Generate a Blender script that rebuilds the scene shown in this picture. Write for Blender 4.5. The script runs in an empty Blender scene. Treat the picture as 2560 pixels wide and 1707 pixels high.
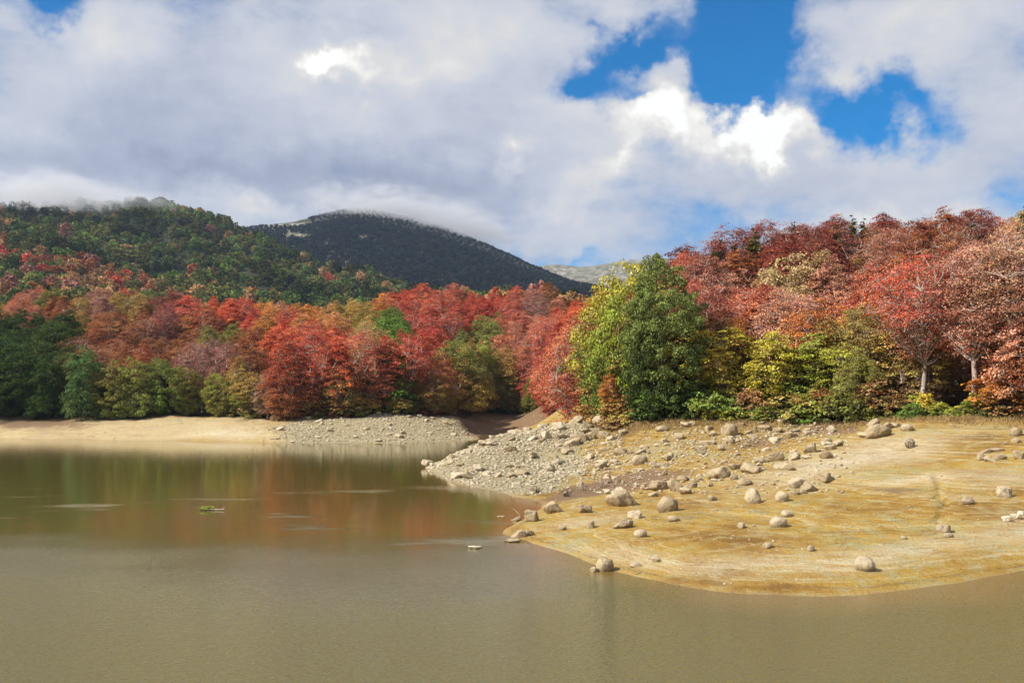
import bpy, math, random
import numpy as np
from mathutils import Vector, Matrix

# ------------------------------------------------------------------ camera, sky, sun, exposure
SC = bpy.context.scene
COL = SC.collection
F = 2489.0          # focal length in photo pixels (35 mm on 36 mm, 2560 px wide)
HC = 7.3            # eye height above the water
PYH = 1000.0        # photo row of the horizon

cam_d = bpy.data.cameras.new('camera')
cam = bpy.data.objects.new('camera', cam_d)
COL.objects.link(cam)
cam.location = (0, 0, HC)
cam.rotation_euler = (math.radians(90), 0, 0)
cam_d.sensor_width = 36.0
cam_d.lens = 35.0
cam_d.shift_y = (PYH - 853.5) / 2560.0
cam_d.clip_start = 0.5
cam_d.clip_end = 30000.0
SC.camera = cam

SUN_ELEV = math.radians(42)
SUN_AZ = math.radians(-112)          # measured from +Y towards +X: to the left and a little behind the eye
sun_dir = Vector((math.cos(SUN_ELEV) * math.sin(SUN_AZ), math.cos(SUN_ELEV) * math.cos(SUN_AZ), math.sin(SUN_ELEV)))
sun_d = bpy.data.lights.new('sun', 'SUN')
sun_d.energy = 5.0
sun_d.angle = math.radians(0.5)
sun_d.color = (1.0, 0.93, 0.82)
sun = bpy.data.objects.new('sun', sun_d)
COL.objects.link(sun)
sun.rotation_euler = sun_dir.to_track_quat('Z', 'Y').to_euler()

SC.view_settings.view_transform = 'Standard'
SC.view_settings.look = 'None'
SC.view_settings.exposure = 0.65
SC.view_settings.gamma = 1.0
SC.view_settings.use_curve_mapping = False
SC.cycles.use_denoising = True
SC.cycles.max_bounces = 5
SC.cycles.diffuse_bounces = 2
SC.cycles.glossy_bounces = 3
SC.cycles.transmission_bounces = 4
SC.cycles.volume_bounces = 1
SC.cycles.transparent_max_bounces = 8
SC.cycles.caustics_reflective = False
SC.cycles.caustics_refractive = False
SC.cycles.volume_step_rate = 4.0
SC.cycles.volume_max_steps = 128
SC.cycles.use_adaptive_sampling = True
SC.cycles.adaptive_threshold = 0.02
HAZE_DENSITY = 0.000055
MIST = 0.035


class NT:
    """small helper round a node tree"""
    def __init__(s, tree):
        s.t = tree
        s.n = tree.nodes
        s.l = tree.links

    def new(s, typ, **kw):
        n = s.n.new(typ)
        for k, v in kw.items():
            setattr(n, k, v)
        return n

    def link(s, a, b):
        s.l.new(a, b)

    def put(s, sock, v):
        if isinstance(v, bpy.types.NodeSocket):
            s.l.new(v, sock)
        elif isinstance(v, (tuple, list)) and sock.type == 'RGBA' and len(v) == 3:
            sock.default_value = (*v, 1)
        else:
            sock.default_value = v

    def math(s, op, a, b=0.0, c=0.0, clamp=False):
        n = s.new('ShaderNodeMath', operation=op)
        n.use_clamp = clamp
        s.put(n.inputs[0], a); s.put(n.inputs[1], b); s.put(n.inputs[2], c)
        return n.outputs[0]

    def vmath(s, op, a, b=None, sc=None):
        n = s.new('ShaderNodeVectorMath', operation=op)
        s.put(n.inputs[0], a)
        if b is not None: s.put(n.inputs[1], b)
        if sc is not None: s.put(n.inputs['Scale'], sc)
        return n.outputs['Value'] if op in ('LENGTH', 'DOT_PRODUCT', 'DISTANCE') else n.outputs[0]

    def mix(s, fac, a, b, mode='MIX'):
        n = s.new('ShaderNodeMix', data_type='RGBA', blend_type=mode)
        s.put(n.inputs['Factor'], fac)
        s.put(n.inputs['A'] if False else n.inputs[6], a)
        s.put(n.inputs[7], b)
        return n.outputs[2]

    def noise(s, vec, scale, detail=3.0, rough=0.55, dist=0.0, out='Fac', lac=2.0):
        n = s.new('ShaderNodeTexNoise')
        s.put(n.inputs['Vector'], vec)
        n.inputs['Scale'].default_value = scale
        n.inputs['Detail'].default_value = detail
        n.inputs['Roughness'].default_value = rough
        n.inputs['Lacunarity'].default_value = lac
        n.inputs['Distortion'].default_value = dist
        return n.outputs[0] if out == 'Fac' else n.outputs[1]

    def ss(s, v, lo, hi, a=0.0, b=1.0):
        n = s.new('ShaderNodeMapRange', interpolation_type='SMOOTHSTEP')
        s.put(n.inputs[0], v); s.put(n.inputs[1], lo); s.put(n.inputs[2], hi)
        s.put(n.inputs[3], a); s.put(n.inputs[4], b)
        return n.outputs[0]

    def mapping(s, vec, loc=(0, 0, 0), rot=(0, 0, 0), scale=(1, 1, 1), typ='POINT'):
        n = s.new('ShaderNodeMapping', vector_type=typ)
        s.put(n.inputs[0], vec)
        n.inputs['Location'].default_value = loc
        n.inputs['Rotation'].default_value = rot
        n.inputs['Scale'].default_value = scale
        return n.outputs[0]

    def ramp(s, fac, stops, interp='LINEAR'):
        n = s.new('ShaderNodeValToRGB')
        cr = n.color_ramp
        cr.interpolation = interp
        while len(cr.elements) > len(stops):
            cr.elements.remove(cr.elements[-1])
        while len(cr.elements) < len(stops):
            cr.elements.new(0.5)
        for e, (p, c) in zip(cr.elements, stops):
            e.position = p
            e.color = (*c, 1) if len(c) == 3 else c
        s.put(n.inputs[0], fac)
        return n.outputs[0]


# ---- sky: Nishita air with a broken sheet of cloud, all of it a function of direction
def ang(px, py):
    u = (px - 1280.0) / F
    v = (PYH - py) / F
    return math.atan2(u, 1.0), math.atan2(v, math.hypot(u, 1.0))


W = bpy.data.worlds.new('World')
SC.world = W
W.use_nodes = True
T = NT(W.node_tree)
T.n.clear()
out = T.new('ShaderNodeOutputWorld')
sky = T.new('ShaderNodeTexSky', sky_type='NISHITA')
sky.sun_disc = False
sky.sun_elevation = SUN_ELEV
sky.sun_rotation = SUN_AZ
sky.altitude = 1100
sky.air_density = 1.0
sky.dust_density = 0.3
sky.ozone_density = 3.0
hs = T.new('ShaderNodeHueSaturation')
hs.inputs['Saturation'].default_value = 2.0
hs.inputs['Value'].default_value = 1.15
T.link(sky.outputs[0], hs.inputs['Color'])
bg_sky = T.new('ShaderNodeBackground')
T.link(hs.outputs[0], bg_sky.inputs['Color'])
bg_sky.inputs['Strength'].default_value = 0.075

tc = T.new('ShaderNodeTexCoord')
D = T.vmath('NORMALIZE', tc.outputs['Generated'])
sx = T.new('ShaderNodeSeparateXYZ')
T.link(D, sx.inputs[0])
az = T.math('ARCTAN2', sx.outputs[0], sx.outputs[1])
el = T.math('ARCSINE', sx.outputs[2])
cx = T.new('ShaderNodeCombineXYZ')
T.link(az, cx.inputs[0]); T.link(el, cx.inputs[1])
warpA = T.noise(D, 7.0, 4.0, 0.6, out='Color')
warpB = T.noise(D, 26.0, 4.0, 0.62, out='Color')
wv = T.vmath('ADD', T.vmath('SCALE', T.vmath('SUBTRACT', warpA, (0.5, 0.5, 0.5)), sc=0.13),
             T.vmath('SCALE', T.vmath('SUBTRACT', warpB, (0.5, 0.5, 0.5)), sc=0.06))
AE = T.vmath('ADD', cx.outputs[0], wv)


def blobs(items, base):
    acc = base
    for (px, py, sxp, syp, rot, w) in items:
        a, e = ang(px, py)
        m = T.mapping(AE, (a, e, 0), (0, 0, math.radians(rot)), (sxp / F, syp / F, 1.0), 'TEXTURE')
        g = T.new('ShaderNodeTexGradient', gradient_type='QUADRATIC_SPHERE')
        T.link(m, g.inputs[0])
        acc = T.math('MULTIPLY_ADD', g.outputs['Fac'], w, acc)
    return acc


n_big = T.noise(T.mapping(D, scale=(1, 1, 2.2)), 2.6, 5.0, 0.55)
n_mid = T.noise(T.mapping(D, (3.1, 1.7, 0.4), scale=(1, 1, 1.8)), 9.0, 8.0, 0.62)
cover0 = T.math('MULTIPLY_ADD', T.math('SUBTRACT', n_big, 0.5), 0.8, T.math('MULTIPLY_ADD', T.math('SUBTRACT', n_mid, 0.5), 1.9, 0.62))
COVER = [  # photo px, py, radius x, radius y, tilt, weight
    (1850, 60, 190, 330, 6, -2.6), (1880, 220, 160, 200, 0, -1.7),
    (1600, 140, 270, 105, 20, -1.7), (1440, 240, 200, 110, 5, -1.35), (1600, 262, 150, 60, 0, -0.9),
    (2120, 245, 380, 170, -18, -1.25), (2200, 310, 280, 95, -8, -1.2), (1480, 90, 80, 40, 0, -0.5),
    (150, -20, 170, 95, 0, -1.9),
    (1810, 585, 230, 70, 0, -0.35), (1430, 640, 220, 60, 0, -0.6), (1190, 585, 150, 45, -20, -0.5), (2540, 490, 160, 130, 0, -0.45),
    (1700, 310, 200, 110, 0, 2.6), (1925, 355, 180, 100, 0, 2.4), (2000, 450, 500, 110, 0, 0.7), (1700, 180, 130, 60, 20, 0.65),
    (600, 300, 1100, 420, 0, 0.9), (1300, 420, 500, 220, 0, 0.6), (2250, 80, 420, 190, 0, 0.9), (1150, 120, 420, 260, 0, 0.7),
    (2480, 320, 200, 200, 0, 0.45),
]
cover = blobs(COVER, cover0)
alpha = T.ss(cover, -0.30, 0.85)

sh0 = T.math('MULTIPLY_ADD', T.math('SUBTRACT', n_mid, 0.5), 0.85, T.math('MULTIPLY_ADD', T.math('SUBTRACT', n_big, 0.5), 0.55, 0.45))
SHADE = [
    (1690, 312, 230, 115, 0, 1.25), (1925, 352, 200, 105, 0, 1.3), (1905, 420, 80, 75, 0, 0.6), (1560, 430, 240, 100, 25, 0.42),
    (1400, 510, 260, 110, 15, 0.25), (830, 188, 190, 75, -6, 0.80), (800, 180, 95, 42, 0, 0.5), (1010, 190, 260, 110, 5, 0.28), (290, 110, 230, 120, 20, 0.26),
    (2340, 545, 170, 70, 0, 0.75), (2180, 540, 130, 50, 0, 0.3), (640, 515, 300, 70, 0, 0.34), (60, 495, 200, 50, 0, 0.30), (1270, 385, 75, 75, 0, 0.42), (1100, 60, 700, 160, 0, 0.16),
    (2250, 60, 420, 200, 0, 0.22), (1700, 760, 2400, 240, 0, 0.10),
    (420, 425, 850, 150, 0, -0.42), (1050, 490, 620, 140, -6, -0.42), (300, 300, 330, 130, 20, -0.10), (1330, 540, 320, 120, 0, -0.10), (2000, 480, 330, 90, 0, -0.06),
]
shade = blobs(SHADE, sh0)
ccol = T.ramp(shade, [(0.0, (0.33, 0.37, 0.49)), (0.28, (0.45, 0.49, 0.61)), (0.5, (0.60, 0.63, 0.71)), (0.72, (0.76, 0.75, 0.74)), (0.92, (0.98, 0.96, 0.90)), (1.0, (1.08, 1.07, 1.04))])
bg_cl = T.new('ShaderNodeBackground')
T.link(ccol, bg_cl.inputs['Color'])
bg_cl.inputs['Strength'].default_value = 0.63
mixs = T.new('ShaderNodeMixShader')
T.link(alpha, mixs.inputs[0]); T.link(bg_sky.outputs[0], mixs.inputs[1]); T.link(bg_cl.outputs[0], mixs.inputs[2])
T.link(mixs.outputs[0], out.inputs['Surface'])
W.cycles.sampling_method = 'MANUAL'
W.cycles.sample_map_resolution = 512

# ------------------------------------------------------------------ numeric helpers
RNG = np.random.default_rng(7)


def hash2(ix, iy, seed):
    n = (ix.astype(np.int64) * 374761393 + iy.astype(np.int64) * 668265263 + seed * 1442695041) & 0x7fffffff
    n = ((n ^ (n >> 13)) * 1274126177) & 0x7fffffff
    n = (n ^ (n >> 16)) & 0xffff
    return n / 65535.0


def vnoise(x, y, seed=0):
    x = np.asarray(x, float); y = np.asarray(y, float)
    ix = np.floor(x); iy = np.floor(y)
    fx = x - ix; fy = y - iy
    fx = fx * fx * fx * (fx * (fx * 6 - 15) + 10); fy = fy * fy * fy * (fy * (fy * 6 - 15) + 10)
    a = hash2(ix, iy, seed); b = hash2(ix + 1, iy, seed); c = hash2(ix, iy + 1, seed); d = hash2(ix + 1, iy + 1, seed)
    return (a * (1 - fx) + b * fx) * (1 - fy) + (c * (1 - fx) + d * fx) * fy - 0.5


def fbm(x, y, seed=0, oct=4, gain=0.5):
    s = 0.0; a = 1.0
    x = np.asarray(x, float); y = np.asarray(y, float)
    for k in range(oct):
        s = s + a * vnoise(x, y, seed + k * 17)
        x = x * 2.03 + 11.3; y = y * 1.97 - 7.1; a *= gain
    return s


def sstep(v, lo, hi):
    t = np.clip((np.asarray(v, float) - lo) / (hi - lo), 0, 1)
    return t * t * (3 - 2 * t)


# ------------------------------------------------------------------ terrain: control points (photo column, distance, photo row of bare ground)
CP = []


def g(px, Y, py):
    CP.append(((px - 1280.0) / F, Y, HC / Y - (py - PYH) / F))


def gz(px, Y, z):
    CP.append(((px - 1280.0) / F, Y, z / Y))


def shore(px, py):
    gz(px, HC * F / (py - PYH), 0.0)


for p in [(3300, 1330), (2900, 1375), (2560, 1425), (2400, 1450), (2200, 1480), (2070, 1490), (1950, 1488), (1800, 1476), (1650, 1452), (1500, 1412),
          (1400, 1378), (1300, 1350), (1250, 1335), (1285, 1308), (1335, 1285), (1362, 1258), (1300, 1241), (1200, 1221), (1120, 1202), (1075, 1178)]:
    shore(*p)
for p in [(-700, 1090), (-300, 1092), (0, 1094.6), (200, 1096), (430, 1101), (600, 1104.5), (720, 1107), (870, 1107), (1020, 1106.5), (1165, 1100.5), (1270, 1091.6)]:
    shore(*p)
# lake bed
for (px, Y, z) in [(2900, 33, -1.2), (2560, 36, -0.7), (2300, 33, -0.7), (2070, 31, -0.7), (1800, 32, -0.7), (1500, 36, -0.7), (1300, 45, -0.7), (1180, 52, -0.8),
                   (1280, 64, -0.25), (1150, 75, -0.8), (1050, 90, -0.9), (1020, 104, -0.8), (1070, 116, -0.4), (1150, 128, -0.25), (1230, 150, -0.3), (1190, 170, -0.4),
                   (900, 150, -1.2), (600, 150, -1.5), (300, 155, -1.5), (0, 165, -1.5), (-300, 165, -1.5), (-700, 165, -1.5), (800, 90, -3), (300, 90, -3), (-200, 90, -3),
                   (900, 50, -2.5), (400, 45, -3), (0, 45, -3), (1400, 25, -2), (2000, 20, -2), (600, 20, -3), (2900, 18, -2), (0, 18, -3), (1300, 14, -2), (-600, 14, -3), (3300, 14, -3), (3300, 30, -1.5), (-700, 50, -3)]:
    gz(px, Y, z)
# front lobe and spit
for (px, py, Y) in [(1400, 1290, 59), (1500, 1300, 56), (1500, 1252, 66), (1500, 1225, 78), (1700, 1380, 44), (1700, 1300, 54), (1700, 1230, 66), (1700, 1165, 84),
                    (1900, 1120, 90), (2100, 1060, 98), (2000, 1400, 42), (2000, 1300, 53), (2000, 1200, 67), (2000, 1125, 83), (1990, 1050, 101),
                    (2300, 1400, 43), (2300, 1300, 52), (2300, 1200, 64), (2300, 1100, 80), (2300, 1048, 93), (2560, 1380, 45), (2560, 1300, 52), (2560, 1200, 62), (2560, 1100, 76), (2560, 1048, 88),
                    (2900, 1300, 50), (2900, 1200, 58), (2900, 1100, 70), (2900, 1045, 82), (3300, 1200, 52), (3300, 1050, 75),
                    (1150, 1128, 106), (1200, 1111, 109), (1200, 1165, 96), (1140, 1165, 100), (1250, 1094, 112), (1350, 1150, 100), (1350, 1200, 84), (1300, 1180, 92),
                    (1350, 1073, 113), (1440, 1053, 112), (1500, 1150, 95), (1500, 1090, 106), (1600, 1060, 105), (1700, 1054, 103), (1850, 1050, 101)]:
    g(px, Y, py)
# back of the spit, inlet flat, far bank
for (px, Y, z) in [(1150, 116, 0.3), (1250, 124, 0.6), (1330, 128, 1.5), (1290, 140, 0.1), (1270, 165, 0.05), (1370, 135, 3.2)]:
    gz(px, Y, z)
for (px, py, Y) in [(1300, 1062, 215), (1220, 1050, 232), (1200, 1028, 250), (1330, 1028, 248), (1400, 1044, 150), (1390, 1030, 175), (1350, 1045, 200), (1180, 1085, 205),
                    (0, 1040, 207), (200, 1040, 207), (-300, 1038, 207), (-700, 1035, 207), (430, 1039, 208), (560, 1042, 206), (650, 1050, 199), (720, 1052, 195), (860, 1043, 197), (1000, 1036, 201), (1100, 1037, 206), (1150, 1050, 206),
                    (860, 1072, 184), (1000, 1068, 186), (1120, 1074, 192), (700, 1080, 181), (500, 1070, 192), (200, 1068, 199)]:
    g(px, Y, py)
# wooded rises behind the shores
TH = 13.0
def crest(px, Y, top, h=TH):
    g(px, Y, top + h * F / Y)


for (px, Y, top) in [(1480, 128, 850), (1480, 150, 790), (1560, 128, 760), (1560, 150, 690), (1620, 152, 640), (1700, 130, 750), (1700, 160, 605), (1820, 130, 740), (1820, 162, 590), (1960, 128, 730), (1960, 162, 560),
                     (2100, 126, 720), (2100, 160, 555), (2300, 122, 700), (2300, 155, 550), (2450, 120, 680), (2450, 150, 545), (2560, 115, 660), (2560, 148, 530), (2750, 110, 650), (2750, 145, 510), (3300, 100, 650), (3300, 140, 500)]:
    crest(px, Y, top)
for (px, Y, z) in [(1480, 230, 18), (1600, 240, 20), (1820, 240, 24), (2100, 240, 28), (2560, 230, 28), (3300, 220, 28)]:
    gz(px, Y, z)
for (px, Y, top) in [(-700, 245, 860), (-700, 310, 740), (-300, 245, 860), (-300, 310, 735), (0, 245, 865), (0, 310, 740), (200, 245, 880), (200, 310, 735), (400, 240, 880), (400, 305, 745), (600, 240, 870), (600, 300, 760), (720, 240, 840), (720, 275, 795),
                     (850, 235, 835), (850, 290, 790), (1000, 240, 830), (1000, 310, 745), (1120, 270, 830), (1120, 330, 715), (1250, 285, 840), (1250, 345, 708), (1400, 200, 890), (1400, 260, 810), (1400, 360, 705), (1500, 320, 760), (1500, 380, 705)]:
    crest(px, Y, top)
for (px, Y, py) in [(-700, 370, 880), (-300, 370, 870), (0, 370, 850), (200, 380, 850), (400, 400, 865), (600, 430, 895), (800, 430, 910), (1000, 440, 880), (1200, 460, 850), (1400, 480, 830), (1600, 480, 850)]:
    g(px, Y, py)
# near mountain
for (px, prof) in [(-700, [(600, 720), (800, 620), (1000, 540), (1200, 520), (1600, 620)]), (-300, [(600, 720), (800, 620), (1000, 545), (1150, 515), (1500, 600)]),
                   (0, [(560, 735), (720, 660), (900, 590), (1080, 522), (1400, 600)]), (200, [(560, 755), (720, 680), (900, 600), (1100, 520), (1400, 600)]),
                   (400, [(580, 785), (780, 690), (960, 600), (1120, 520), (1420, 600)]), (520, [(580, 800), (780, 700), (960, 615), (1110, 545), (1420, 620)]),
                   (640, [(580, 825), (780, 725), (960, 640), (1080, 585), (1400, 650)]), (800, [(560, 850), (760, 760), (930, 690), (1020, 662), (1300, 730)]),
                   (920, [(560, 860), (760, 780), (920, 710), (990, 695), (1250, 760)]), (1060, [(560, 850), (760, 790), (900, 735), (1200, 775)]), (1200, [(600, 830), (800, 790), (1100, 780)]), (1400, [(700, 810), (1100, 775)]), (1700, [(700, 820), (1100, 790)]), (2300, [(600, 830), (1100, 800)]), (3300, [(600, 830), (1100, 800)])]:
    for Y, py in prof:
        g(px, Y, py)
# far mountain and the bare one behind it
for (px, py) in [(-700, 590), (-200, 590), (300, 590), (560, 575), (660, 562), (740, 553), (810, 540), (880, 526), (940, 531), (1010, 548), (1100, 572), (1200, 607), (1300, 652), (1390, 690), (1500, 732), (1700, 770), (2300, 790), (3300, 790)]:
    g(px, 2100, py)
    if px > 600:
        mid = 775 if px < 1300 else 785
        g(px, 1450, max(mid - 40, py + (mid - py) * 0.52)); g(px, 1750, py + (mid - py) * 0.26)
    g(px, 2600, py + 50)
for (px, py) in [(-700, 640), (300, 640), (900, 640), (1200, 680), (1330, 674), (1390, 668), (1450, 673), (1510, 664), (1570, 655), (1700, 650), (2000, 660), (2600, 660), (3300, 660)]:
    g(px, 3600, py); g(px, 3150, max(py + 40, 710)); g(px, 4500, py + 60)

CPA = np.array(CP)
KL = 0.5
CX = np.stack([CPA[:, 0], KL * np.log(CPA[:, 1])], 1)
_d = np.linalg.norm(CX[:, None] - CX[None], axis=2)
_n = len(CX)
_A = np.zeros((_n + 3, _n + 3))
_A[:_n, :_n] = -_d ** 1.25 + np.eye(_n) * -0.0
_A[:_n, _n] = 1; _A[:_n, _n + 1:] = CX
_A[_n, :_n] = 1; _A[_n + 1:, :_n] = CX.T
WT = np.linalg.solve(_A, np.concatenate([CPA[:, 2], np.zeros(3)]))


def _poly(L):
    return [((px - 1280.0) / F * Y, Y) for px, Y in L]


CRACKS = [(_poly([(2338, 65.5), (2352, 62), (2346, 58), (2364, 55), (2350, 52), (2344, 50.5)]), 0.22, 0.22),       # erosion rills in the dry bed
          (_poly([(2090, 77), (2220, 82), (2330, 87), (2420, 92)]), 0.14, 0.35), (_poly([(2230, 76), (2330, 80), (2440, 85)]), 0.12, 0.30),
          (_poly([(2020, 70.5), (2120, 73), (2210, 77)]), 0.12, 0.30), (_poly([(2060, 66), (2140, 68.5), (2280, 70)]), 0.16, 0.28), (_poly([(1420, 70), (1600, 73), (1760, 79)]), 0.10, 0.6)]


def H(X, Y):
    """height of the ground over the water plane"""
    X = np.atleast_1d(np.asarray(X, float)).ravel(); Y = np.atleast_1d(np.asarray(Y, float)).ravel()
    Yc = np.maximum(Y, 5.0)
    q0 = X / Yc; q1 = KL * np.log(Yc)
    v = np.zeros_like(X)
    for s in range(0, len(X), 20000):
        a = q0[s:s + 20000, None] - CX[None, :, 0]; b = q1[s:s + 20000, None] - CX[None, :, 1]
        r = (a * a + b * b) ** 0.625
        v[s:s + 20000] = -(r @ WT[:_n]) + WT[_n] + q0[s:s + 20000] * WT[_n + 1] + q1[s:s + 20000] * WT[_n + 2]
    z = v * Yc
    near = 1 - sstep(Y, 200, 300)
    damp = np.clip(np.abs(z) / 0.7, 0.15, 1)
    z = z + near * damp * (0.42 * fbm(X / 9, Y / 9, 3, 3) + 0.14 * fbm(X / 1.6, Y / 1.6, 9, 3)) + 0.05 * near * vnoise(X / 2.5, Y / 2.5, 5)
    for (pts, dep, wid) in CRACKS:
        d2 = np.full(len(X), 1e9)
        for (a, b_) in zip(pts[:-1], pts[1:]):
            ax, ay = a; bx, by_ = b_
            tt = np.clip(((X - ax) * (bx - ax) + (Y - ay) * (by_ - ay)) / ((bx - ax) ** 2 + (by_ - ay) ** 2), 0, 1)
            wx = 0.35 * vnoise(X / 0.9 + 3, Y / 0.9, 13)
            d2 = np.minimum(d2, (X - ax - tt * (bx - ax) + wx) ** 2 + (Y - ay - tt * (by_ - ay) + wx) ** 2)
        z = z - dep * np.exp(-d2 / wid ** 2)
    far = sstep(Y, 420, 800)
    z = z + far * (1 - 0.75 * sstep(Y, 1250, 1900)) * Y * (0.019 * fbm(X / (Y * 0.12), np.log(Y) * 7, 21, 4) + 0.004 * fbm(X / 25, Y / 25, 33, 3))
    return z


def ground_at(px, py, y0=25.0, y1=300.0):
    """where the sight line through a photo point first meets the bank"""
    Ys = np.geomspace(y0, y1, 1500)
    Xs = (px - 1280.0) / F * Ys
    Zr = HC - (py - PYH) / F * Ys
    hg = np.maximum(H(Xs, Ys), 0.0)
    k = np.argmax(hg >= Zr)
    if not (hg >= Zr).any():
        k = len(Ys) - 1
    return float(Xs[k]), float(Ys[k]), float(hg[k])


def new_mesh(name, verts, faces, smooth=False):
    me = bpy.data.meshes.new(name)
    verts = np.asarray(verts, dtype=np.float32)
    me.vertices.add(len(verts))
    me.vertices.foreach_set('co', verts.ravel())
    faces = np.asarray(faces, dtype=np.int32)
    nf, k = faces.shape
    me.loops.add(nf * k)
    me.loops.foreach_set('vertex_index', faces.ravel())
    me.polygons.add(nf)
    me.polygons.foreach_set('loop_start', np.arange(0, nf * k, k, dtype=np.int32))
    me.polygons.foreach_set('loop_total', np.full(nf, k, dtype=np.int32))
    if smooth:
        me.polygons.foreach_set('use_smooth', np.ones(nf, dtype=bool))
    me.update(calc_edges=True)
    return me


def add_attr(me, name, arr, typ='FLOAT_COLOR', dom='POINT'):
    a = me.attributes.new(name, typ, dom)
    arr = np.asarray(arr, dtype=np.float32)
    if typ == 'FLOAT_COLOR':
        if arr.shape[1] == 3:
            arr = np.concatenate([arr, np.ones((len(arr), 1), np.float32)], 1)
        a.data.foreach_set('color', arr.ravel())
    elif typ == 'FLOAT_VECTOR':
        a.data.foreach_set('vector', arr.ravel())
    elif typ == 'INT':
        a.data.foreach_set('value', np.asarray(arr, dtype=np.int32))
    else:
        a.data.foreach_set('value', arr.ravel())


def link_obj(name, me, mat=None, parent=None, loc=None):
    o = bpy.data.objects.new(name, me)
    COL.objects.link(o)
    if mat is not None and not me.materials:
        me.materials.append(mat)
    if parent is not None:
        o.parent = parent
    if loc is not None:
        o.location = loc
    return o


def tag(o, label=None, cat=None, group=None, kind=None):
    if label: o['label'] = label
    if cat: o['category'] = cat
    if group: o['group'] = group
    if kind: o['kind'] = kind
    return o


def material(name):
    m = bpy.data.materials.new(name)
    m.use_nodes = True
    t = NT(m.node_tree)
    t.n.clear()
    o = t.new('ShaderNodeOutputMaterial')
    return m, t, o


def principled(t, o, base, rough=0.9, normal=None, spec=0.3):
    b = t.new('ShaderNodeBsdfPrincipled')
    t.put(b.inputs['Base Color'], base)
    t.put(b.inputs['Roughness'], rough)
    b.inputs['Specular IOR Level'].default_value = spec
    if normal is not None:
        t.link(normal, b.inputs['Normal'])
    t.link(b.outputs[0], o.inputs['Surface'])
    return b


def bump(t, h, strength, dist):
    n = t.new('ShaderNodeBump')
    n.inputs['Strength'].default_value = strength
    n.inputs['Distance'].default_value = dist
    t.link(h, n.inputs['Height'])
    return n.outputs[0]


# ------------------------------------------------------------------ ground
def pix(X, Y, Z):
    return 1280 + F * X / Y, PYH - F * (Z - HC) / Y


NU = 600
us = np.linspace(-0.86, 0.86, NU)
ys = np.concatenate([np.geomspace(12, 34, 30)[:-1], np.geomspace(34, 120, 190)[:-1], np.geomspace(120, 420, 110)[:-1], np.geomspace(420, 4500, 150)])
UU, YY = np.meshgrid(us, ys)
XX = (UU * YY).ravel(); YF = YY.ravel()
ZZ = H(XX, YF)
gv = np.stack([XX, YF, ZZ], 1)
ii = np.arange(len(ys) * NU).reshape(len(ys), NU)
gf = np.stack([ii[:-1, :-1], ii[:-1, 1:], ii[1:, 1:], ii[1:, :-1]], -1).reshape(-1, 4)
me_ground = new_mesh('ground', gv, gf, True)

EDGE_PX = np.array([-700, 0, 200, 430, 560, 640, 720, 860, 1000, 1100, 1165, 1200, 1330, 1375, 1410, 1440, 1480, 1550, 1700, 1850, 2000, 2130, 2300, 2450, 2560, 2900, 3300], float)
EDGE_Y = np.array([207, 208, 208, 208, 206, 201, 197, 198, 203, 208, 225, 250, 249, 205, 160, 126, 115, 108, 104, 102, 102, 97, 94, 90.5, 88.5, 81, 74], float)


def edge_y(px):
    return np.interp(px, EDGE_PX, EDGE_Y)


def gauss(px, py, cx_, cy_, sx_, sy_, rot=0):
    c, s = math.cos(math.radians(rot)), math.sin(math.radians(rot))
    dx = px - cx_; dy = -(py - cy_)
    a = (dx * c + dy * s) / sx_; b = (-dx * s + dy * c) / sy_
    return np.exp(-(a * a + b * b))


gpx, gpy = pix(XX, YF, ZZ)
wob = fbm(XX / 6, YF / 6, 41, 4)
gpx_w = gpx + 60 * wob; gpy_w = gpy + 14 * fbm(XX / 5, YF / 5, 51, 4)
# soil zones: mud (brown silt, plus painted tree shadow at the far left), rubble (pale broken stone), veg (leaf litter under the trees), pale (bleached crust)
mud = (0.9 * gauss(gpx_w, gpy_w, 1560, 1208, 190, 20, 8) + 0.9 * gauss(gpx_w, gpy_w, 2075, 1062, 75, 30, 0) + 0.5 * gauss(gpx_w, gpy_w, 1880, 1105, 130, 28, 12)
       + 0.5 * gauss(gpx_w, gpy_w, 1440, 1245, 120, 16, 10) + 0.35 * gauss(gpx_w, gpy_w, 1800, 1290, 200, 30, 5) + 0.45 * gauss(gpx_w, gpy_w, 2260, 1225, 150, 22, 0))
mud = np.where(YF < 140, mud, 0)
inlet = sstep(YF, 186, 196) * sstep(gpx, 1110, 1180) * (1 - sstep(YF, 300, 340))
mud = np.maximum(mud, np.where(YF > 140, inlet, 0))
mud = np.maximum(mud, np.where((YF > 140) & (YF < 230), 0.75 * gauss(gpx_w, gpy_w, 110, 1058, 130, 22) + 0.35 * gauss(gpx_w, gpy_w, 470, 1045, 260, 12), 0))  # far-left patch: tree shadow on the bank, put into the soil colour
rub = np.where(YF < 140, np.maximum(sstep(1480 - gpx_w + (YF - 92) * 2, -60, 120) * sstep(YF, 72, 80), 0.55 * gauss(gpx_w, gpy_w, 1650, 1120, 180, 45, 8)), 0)
rub = np.maximum(rub, np.where((YF > 140) & (YF < 215), sstep(gpx_w, 660, 760) * (1 - sstep(gpx_w, 1150, 1230)), 0))
rub = rub * (1 - 0.7 * np.clip(mud, 0, 1))
veg = sstep(YF - edge_y(gpx) + 9 * wob, -3.0, 3.5)
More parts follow.
